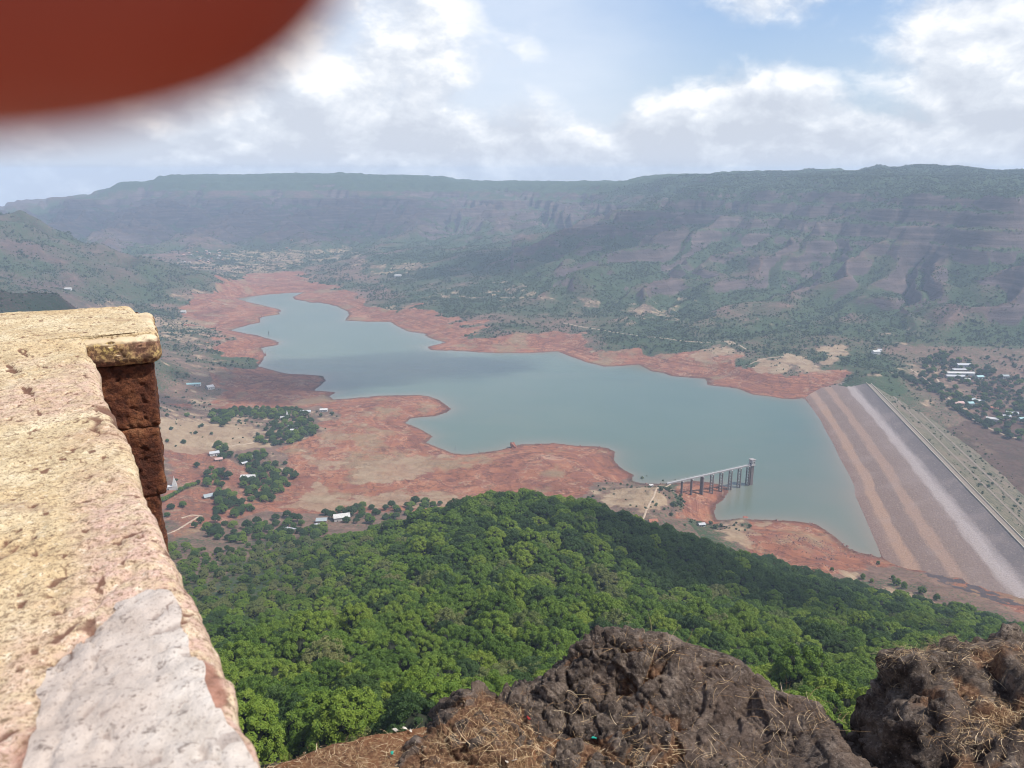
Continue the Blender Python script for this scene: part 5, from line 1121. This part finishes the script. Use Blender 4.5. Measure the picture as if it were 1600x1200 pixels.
c_ = t.mix(t.m('MULTIPLY', t.attr('pink'), t.step(n4, .35, .62, .25, .85)), c_, (0.50, 0.325, 0.27))
c_ = t.mix(t.step(n3_, .54, .62, 0, .8), c_, (0.20, 0.13, 0.075)); c_ = t.mix(t.step(n3_, .44, .34, 0, .5), c_, (0.74, 0.65, 0.50)); n6 = t.noise(P, 310, 3, .7); c_ = t.mix(t.step(n6, .53, .60, 0, .8), c_, (0.20, 0.13, 0.075)); n5 = t.noise(P, 60, 3, .8); c_ = t.mix(t.step(n5, .63, .70, 0, .6), c_, (0.13, 0.09, 0.06)); n7 = t.noise(t.vm('MULTIPLY', P, (1.0, 3.0, 1.0)), 6.0, 6, .7); c_ = t.mix(t.step(n7, .56, .68, 0, .5), c_, (0.30, 0.20, 0.135))
c_ = t.mix(t.step(t.m('ADD', t.attr('crack'), t.m('MULTIPLY', t.m('SUBTRACT', n4, .5), .5)), .30, .70, 0, .9), c_, (0.13, 0.06, 0.04))
c_ = t.mix(t.step(t.m('ADD', t.attr('rim'), t.m('MULTIPLY', t.m('SUBTRACT', n2_, .5), .8)), .4, .75, 0, .9), c_, t.ramp(n4, [(0.35, (0.13, 0.05, 0.035)), (0.6, (0.33, 0.165, 0.115)), (.75, (.44, .27, .2))]))
t.inp(b.inputs['Base Color'], c_); b.inputs['Roughness'].default_value = .92; t.inp(b.inputs['Normal'], t.bump(t.m('ADD', n3_, n4), .7, .006))
cem_m, t, b = material('grey_cement_patch')
P = t.pos(); n1_ = t.noise(P, 4, 5, .6); n3_ = t.noise(P, 90, 6, .7); n2_ = t.noise(P, 22, 5, .65)
c_ = t.ramp(n2_, [(0.3, (0.38, 0.325, 0.275)), (0.5, (0.50, 0.44, 0.385)), (0.72, (0.58, 0.525, 0.465))]); c_ = t.mix(t.step(n1_, .5, .66, 0, .45), c_, (0.37, 0.285, 0.235))
n6 = t.noise(P, 260, 3, .7); c_ = t.mix(t.step(n6, .56, .66, 0, .6), c_, (0.20, 0.16, 0.135)); c_ = t.mix(t.step(n3_, .57, .66, 0, .75), c_, (0.12, 0.09, 0.075)); c_ = t.mix(t.step(t.attr('crack'), .45, .9, 0, .75), c_, (0.13, 0.085, 0.07))
t.inp(b.inputs['Base Color'], c_); b.inputs['Roughness'].default_value = .92; t.inp(b.inputs['Normal'], t.bump(t.m('ADD', n3_, n2_), .7, .005))
wall = thing('parapet_wall', 'old plastered parapet wall with a cracked cream top at the left', 'wall', (w0_[0] - .4, w0_[1], -3.12))
woff = np.array([w0_[0] - .4, w0_[1], -3.12])
pinkm = np.clip(sstep(fbm(S_ * 2.4, W_ * 2.4, oct=4, s=851), .06, .35) * .8 + sstep(W_, -.10, -.055) * sstep(S_, .72, .45) + .75 * np.exp(-(np.clip(pd, 0, 1) / .07) ** 2) * sstep(S_, .9, .6) + .6 * sstep(S_, .28, .05) * sstep(W_, -.2, -.34), 0, 1)
def wall_part(name, faces, mat):
    u_, inv = np.unique(faces.ravel(), return_inverse=True); me = mesh_from(name, VW[u_] - woff, inv.reshape(-1, 4), mat)
    for nme, vals in (('pink', pinkm), ('crack', crk * topm), ('rim', np.maximum(rim, sstep(-Zw, .02, .06) * .9))): add_attr(me, nme, vals[u_])
    return obj(name, me, wall)
wall_part('plaster_coping', FW[~fp], plas_m); pt = wall_part('cement_patch', FW[fp], cem_m); pt['label'] = 'grey cement patch'
# buttress with its cap slab and rough laterite blocks
def rough_box(name, c, sx, sy, sz, rz, mat, parent, amp, seed, n=44, rnd=.014, relief=True):
    bm_ = bmesh.new(); bmesh.ops.create_cube(bm_, size=2.0); bmesh.ops.subdivide_edges(bm_, edges=bm_.edges[:], cuts=n, use_grid_fill=True)
    v = np.array([q_.co[:] for q_ in bm_.verts]); f = np.array([[q_.index for q_ in p.verts] for p in bm_.faces]); bm_.free()
    hs = np.array([sx / 2, sy / 2, sz / 2]); p = v * hs; inn = np.clip(p, -(hs - rnd), hs - rnd); d_ = p - inn; ln = np.linalg.norm(d_, axis=1)[:, None]; nr = np.where(ln > 1e-6, d_ / np.maximum(ln, 1e-6), 0)
    ax = np.abs(v).argmax(1); flat_n = np.zeros_like(v); flat_n[np.arange(len(v)), ax] = np.sign(v[np.arange(len(v)), ax]); nr = np.where(ln > 1e-6, nr, flat_n)
    p = np.where(ln > 1e-6, inn + nr * rnd, p)
    a, q_ = math.cos(rz), math.sin(rz); Rm = np.array([[a, -q_, 0], [q_, a, 0], [0, 0, 1]]); p = p @ Rm.T + c; nr = nr @ Rm.T
    x, y, zz = p.T
    h = amp * (fbm(x * 9, y * 9, zz * 9, 4, seed) + .55 * fbm(x * 45, y * 45, zz * 45, 4, seed + 3)); pit = vnoise(x * 70, y * 70, zz * 70, seed + 5); pit2 = vnoise(x * 150, y * 150, zz * 150, seed + 6)
    h = h - amp * .9 * sstep(pit + .5 * pit2, .95, 1.2)
    p = p + nr * h[:, None]
    me = mesh_from(name, p - woff, f, mat); add_attr(me, 'crack', sstep(pit + .5 * pit2, .95, 1.2)); add_attr(me, 'pink', sstep(fbm(x * 8, y * 8, zz * 8, 3, seed + 9), 0, .4) * .6); add_attr(me, 'rim', x * 0)
    return obj(name, me, parent)
lat_m, t, b = material('laterite')
P = t.pos(); n1_ = t.noise(P, 13, 6, .7); n2_ = t.noise(P, 70, 6, .75)
c_ = t.ramp(n1_, [(0.3, (0.045, 0.016, 0.011)), (0.48, (0.115, 0.040, 0.022)), (0.62, (0.21, 0.082, 0.038)), (.76, (.32, .17, .09))]); c_ = t.mix(t.step(n2_, .55, .40, 0, .75), c_, (0.04, 0.016, 0.011)); c_ = t.mix(t.step(n2_, .60, .72, 0, .6), c_, (0.42, 0.20, 0.095))
t.inp(b.inputs['Base Color'], c_); b.inputs['Roughness'].default_value = .95; t.inp(b.inputs['Normal'], t.bump(t.m('ADD', n1_, n2_), 1.0, .012))
cap_m, t, b = material('lichened_cap')
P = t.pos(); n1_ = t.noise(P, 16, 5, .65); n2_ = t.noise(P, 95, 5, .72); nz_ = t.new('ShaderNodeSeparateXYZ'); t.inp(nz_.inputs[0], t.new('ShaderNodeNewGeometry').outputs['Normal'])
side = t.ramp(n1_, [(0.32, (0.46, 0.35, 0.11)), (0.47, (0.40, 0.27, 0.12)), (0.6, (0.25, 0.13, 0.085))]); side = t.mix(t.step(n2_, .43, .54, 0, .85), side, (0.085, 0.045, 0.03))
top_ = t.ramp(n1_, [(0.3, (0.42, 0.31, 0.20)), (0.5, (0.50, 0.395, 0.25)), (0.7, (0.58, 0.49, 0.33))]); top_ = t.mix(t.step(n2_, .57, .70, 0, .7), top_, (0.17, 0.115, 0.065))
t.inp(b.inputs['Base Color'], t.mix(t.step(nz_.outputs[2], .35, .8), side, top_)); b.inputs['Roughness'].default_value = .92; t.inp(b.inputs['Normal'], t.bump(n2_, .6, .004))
fd_ = (p_fr - p_fl); capw = float(np.linalg.norm(fd_)); crz = math.atan2(fd_[1], fd_[0]); fdv = fd_ / capw; bkv = np.array([-fdv[1], fdv[0]]); depth = float((p_bk - p_fl) @ bkv) + .02
def cpos(a, b_, zz): q_ = p_fl + fdv * a + bkv * b_; return np.array([q_[0], q_[1], zz])
cap = rough_box('cap_slab', cpos(capw / 2 - .022, depth / 2 - .002, WZ - .040), capw + .05, depth, .062, crz, cap_m, wall, .0042, 901, 60, .020)
cap['label'] = 'yellow lichened cap slab'
zt = WZ - .073; bw_ = capw + .035
for i, hgt in enumerate((.155, .17, .165, .18, .17, .18, .18)):
    rough_box('laterite_block', cpos(capw / 2 - .030 + .004 * (i % 2) - .085 * (WZ - .07 - zt), depth / 2 + .008, zt - hgt / 2), bw_ + .003 * (i % 3), depth - .02, hgt + .001, crz + .012 * ((i % 3) - 1), lat_m, wall, .0075, 911 + i, 40 if i < 4 else 14, .009)
    zt -= hgt

# ------------------------------------------------------------------ the photographer's hand, its forefinger over the lens
skin_m, t, b = material('skin')
n = t.noise(t.pos(), 160, 4)
t.inp(b.inputs['Base Color'], t.ramp(n, [(.3, (0.25, 0.038, 0.020)), (.7, (0.30, 0.048, 0.025))])); b.inputs['Roughness'].default_value = .55  # deep red of light passing through the flesh is put into the base colour
b.inputs['Subsurface Weight'].default_value = .25; b.inputs['Subsurface Radius'].default_value = (.008, .002, .001); b.inputs['Subsurface Scale'].default_value = .3
def cam_pt(u, v, dep): return np.array([(u - CX) / FPX * dep, dep * CP + (CY - v) / FPX * dep * SP, (CY - v) / FPX * dep * CP - dep * SP])
DP = .0215
tip = cam_pt(250, -128, DP); rad = 318 / FPX * DP
joints = {'tip': (tip, rad)}
right = np.array([1., 0, 0]); upv = np.array([0, SP, CP]); fwv = np.array([0, CP, -SP])
sk_v, sk_e, sk_r = [], [], []
def chain(pts, rads, root=None):
    k = root
    for p, r_ in zip(pts, rads):
        sk_v.append(tuple(p)); sk_r.append(r_)
        if k is not None: sk_e.append((k, len(sk_v) - 1))
        k = len(sk_v) - 1
    return k
wr = tip + right * -.115 + upv * .004 + fwv * -.062
palm0 = chain([wr + right * -.04 + fwv * -.03, wr, tip + right * -.082 + upv * .010 + fwv * -.052], (.026, .025, .027))
pc = palm0
for k, (du, L, cl_) in enumerate(((0.0, 0, 0), (.019, .072, .03), (.036, .066, .034), (.052, .052, .034))):
    kn = tip + right * -.062 + upv * (.006 + du) + fwv * (-.040 - .01 * k)
    if k == 0: chain([kn + right * .004, tip + right * -.040 + fwv * -.022 + upv * .006, tip + right * -.020 + fwv * -.006 + upv * .001, tip + right * -.011, tip + right * -.0067, tip + right * -.0025 + upv * .0001, tip + right * .0010 + upv * .00025, tip + right * .0036 + upv * .0005, tip + right * .0052 + upv * .0007], (.0100, .0090, .0076, rad * 1.16, rad * 1.17, rad * 1.10, rad * .95, rad * .68, rad * .34), pc)
    else: chain([kn, kn + right * L * .5 + fwv * -.012, kn + right * L * .72 + fwv * -cl_ - .0, kn + right * L * .6 + fwv * -cl_ * 1.7], (.0098, .0088, .0080, .0068), pc)
chain([wr + upv * -.030 + right * .022 + fwv * -.012, wr + upv * -.048 + right * .052 + fwv * -.030, wr + upv * -.050 + right * .078 + fwv * -.046], (.013, .0105, .0085), 1)
me = bpy.data.meshes.new('hand'); me.from_pydata(sk_v, sk_e, []); me.materials.append(skin_m)
hand = tag(obj('hand', me), "photographer's hand with its blurred reddish brown forefinger tip covering the upper left corner", 'hand')
sk = hand.modifiers.new('skin', 'SKIN'); me.skin_vertices.new() if not len(me.skin_vertices) else None
for i, r_ in enumerate(sk_r): me.skin_vertices[0].data[i].radius = (r_, r_)
me.skin_vertices[0].data[0].use_root = True
sk.use_smooth_shade = True
ss_ = hand.modifiers.new('smooth', 'SUBSURF'); ss_.levels = 3; ss_.render_levels = 3
nail_m = plain('nail', (0.50, 0.22, 0.17), .3)
bm = bmesh.new(); bmesh.ops.create_uvsphere(bm, u_segments=16, v_segments=10, radius=1.0)
for v_ in bm.verts:
    p = tip + right * (.0035 + v_.co.x * .0052) + fwv * (-rad * .52 + v_.co.z * .0011) + upv * (rad * .72 + v_.co.y * .0046 - .0); v_.co = p
me = bpy.data.meshes.new('nail'); bm.to_mesh(me); bm.free(); me.materials.append(nail_m)
for p in me.polygons: p.use_smooth = True
obj('nail', me, hand)

# ------------------------------------------------------------------ clouds overhead that shade the valley (above the picture's top edge)
cl_m = bpy.data.materials.new('cloud_vapour'); cl_m.use_nodes = True
t = NT(cl_m.node_tree); t.n.remove(t.n['Principled BSDF']); vs = t.new('ShaderNodeVolumePrincipled'); vs.inputs['Color'].default_value = (1, 1, 1, 1); vs.inputs['Density'].default_value = .009; vs.inputs['Anisotropy'].default_value = .3
t.l.new(vs.outputs[0], t.n['Material Output'].inputs['Volume'])
def cloud(label, target, alt, rx, ry, rz_, seed, turn=0.0):
    k = (alt - target[2]) / SUN[2]; c = np.array(target) + SUN * k
    bm_ = bmesh.new(); bmesh.ops.create_icosphere(bm_, subdivisions=5, radius=1.0); v = np.array([q_.co[:] for q_ in bm_.verts]); f = np.array([[q_.index for q_ in p.verts] for p in bm_.faces]); bm_.free()
    h = 1 + .55 * fbm(v[:, 0] * 1.6 + seed, v[:, 1] * 1.6, v[:, 2] * 1.6, 4, seed) + .22 * fbm(v[:, 0] * 5, v[:, 1] * 5, v[:, 2] * 5, 3, seed + 1)
    p = v * h[:, None] * (rx, ry, rz_); p[:, 2] = np.where(p[:, 2] < -.35 * rz_, -.35 * rz_ + (p[:, 2] + .35 * rz_) * .15, p[:, 2])
    a, q_ = math.cos(turn), math.sin(turn); p = np.stack([p[:, 0] * a - p[:, 1] * q_, p[:, 0] * q_ + p[:, 1] * a, p[:, 2]], 1)
    me = mesh_from('cloud', p, f, cl_m); o = obj('cloud', me, kind='structure'); o.location = c
cw = at_z(590, 578, WATER); cloud('', cw, 900, 330, 150, 90, 3, .1)
cw = at_z(430, 610, WATER); cloud('', cw, 950, 190, 110, 80, 8, 0)
cw = np.array([130., 480., -290.]); cloud('', cw, 950, 130, 75, 60, 15, -.4)
cw = np.array(land(930, 372)); cloud('', cw, 1500, 520, 330, 130, 23, .2)
cw = np.array(land(330, 340)); cloud('', cw, 2000, 1300, 600, 90, 31, 0)
cw = np.array(land(60, 470)); cloud('', cw, 1000, 330, 160, 90, 41, 0)



# ------------------------------------------------------------------ air
hm = bpy.data.materials.new('haze_air'); hm.use_nodes = True
t = NT(hm.node_tree); t.n.remove(t.n['Principled BSDF'])
pv_ = t.new('ShaderNodeVolumePrincipled')
pv_.inputs['Color'].default_value = (0.65, 0.80, 1.0, 1.0)
pv_.inputs['Density'].default_value = 0.00012
pv_.inputs['Anisotropy'].default_value = 0.0
t.l.new(pv_.outputs[0], t.n['Material Output'].inputs['Volume'])
def box_mesh(name, lo, hi):
    v = [(x, y, zz) for zz in (lo[2], hi[2]) for y in (lo[1], hi[1]) for x in (lo[0], hi[0])]
    return mesh_from(name, v, [(0, 2, 3, 1), (4, 5, 7, 6), (0, 1, 5, 4), (2, 6, 7, 3), (0, 4, 6, 2), (1, 3, 7, 5)], None, False)
me = box_mesh('haze', (-7200, -160, float(GZ.min()) - 2.0), (7200, 7000, max(1.5, float(GZ.max()) + 8.0)))
me.materials.append(hm); obj('haze', me, kind='stuff')
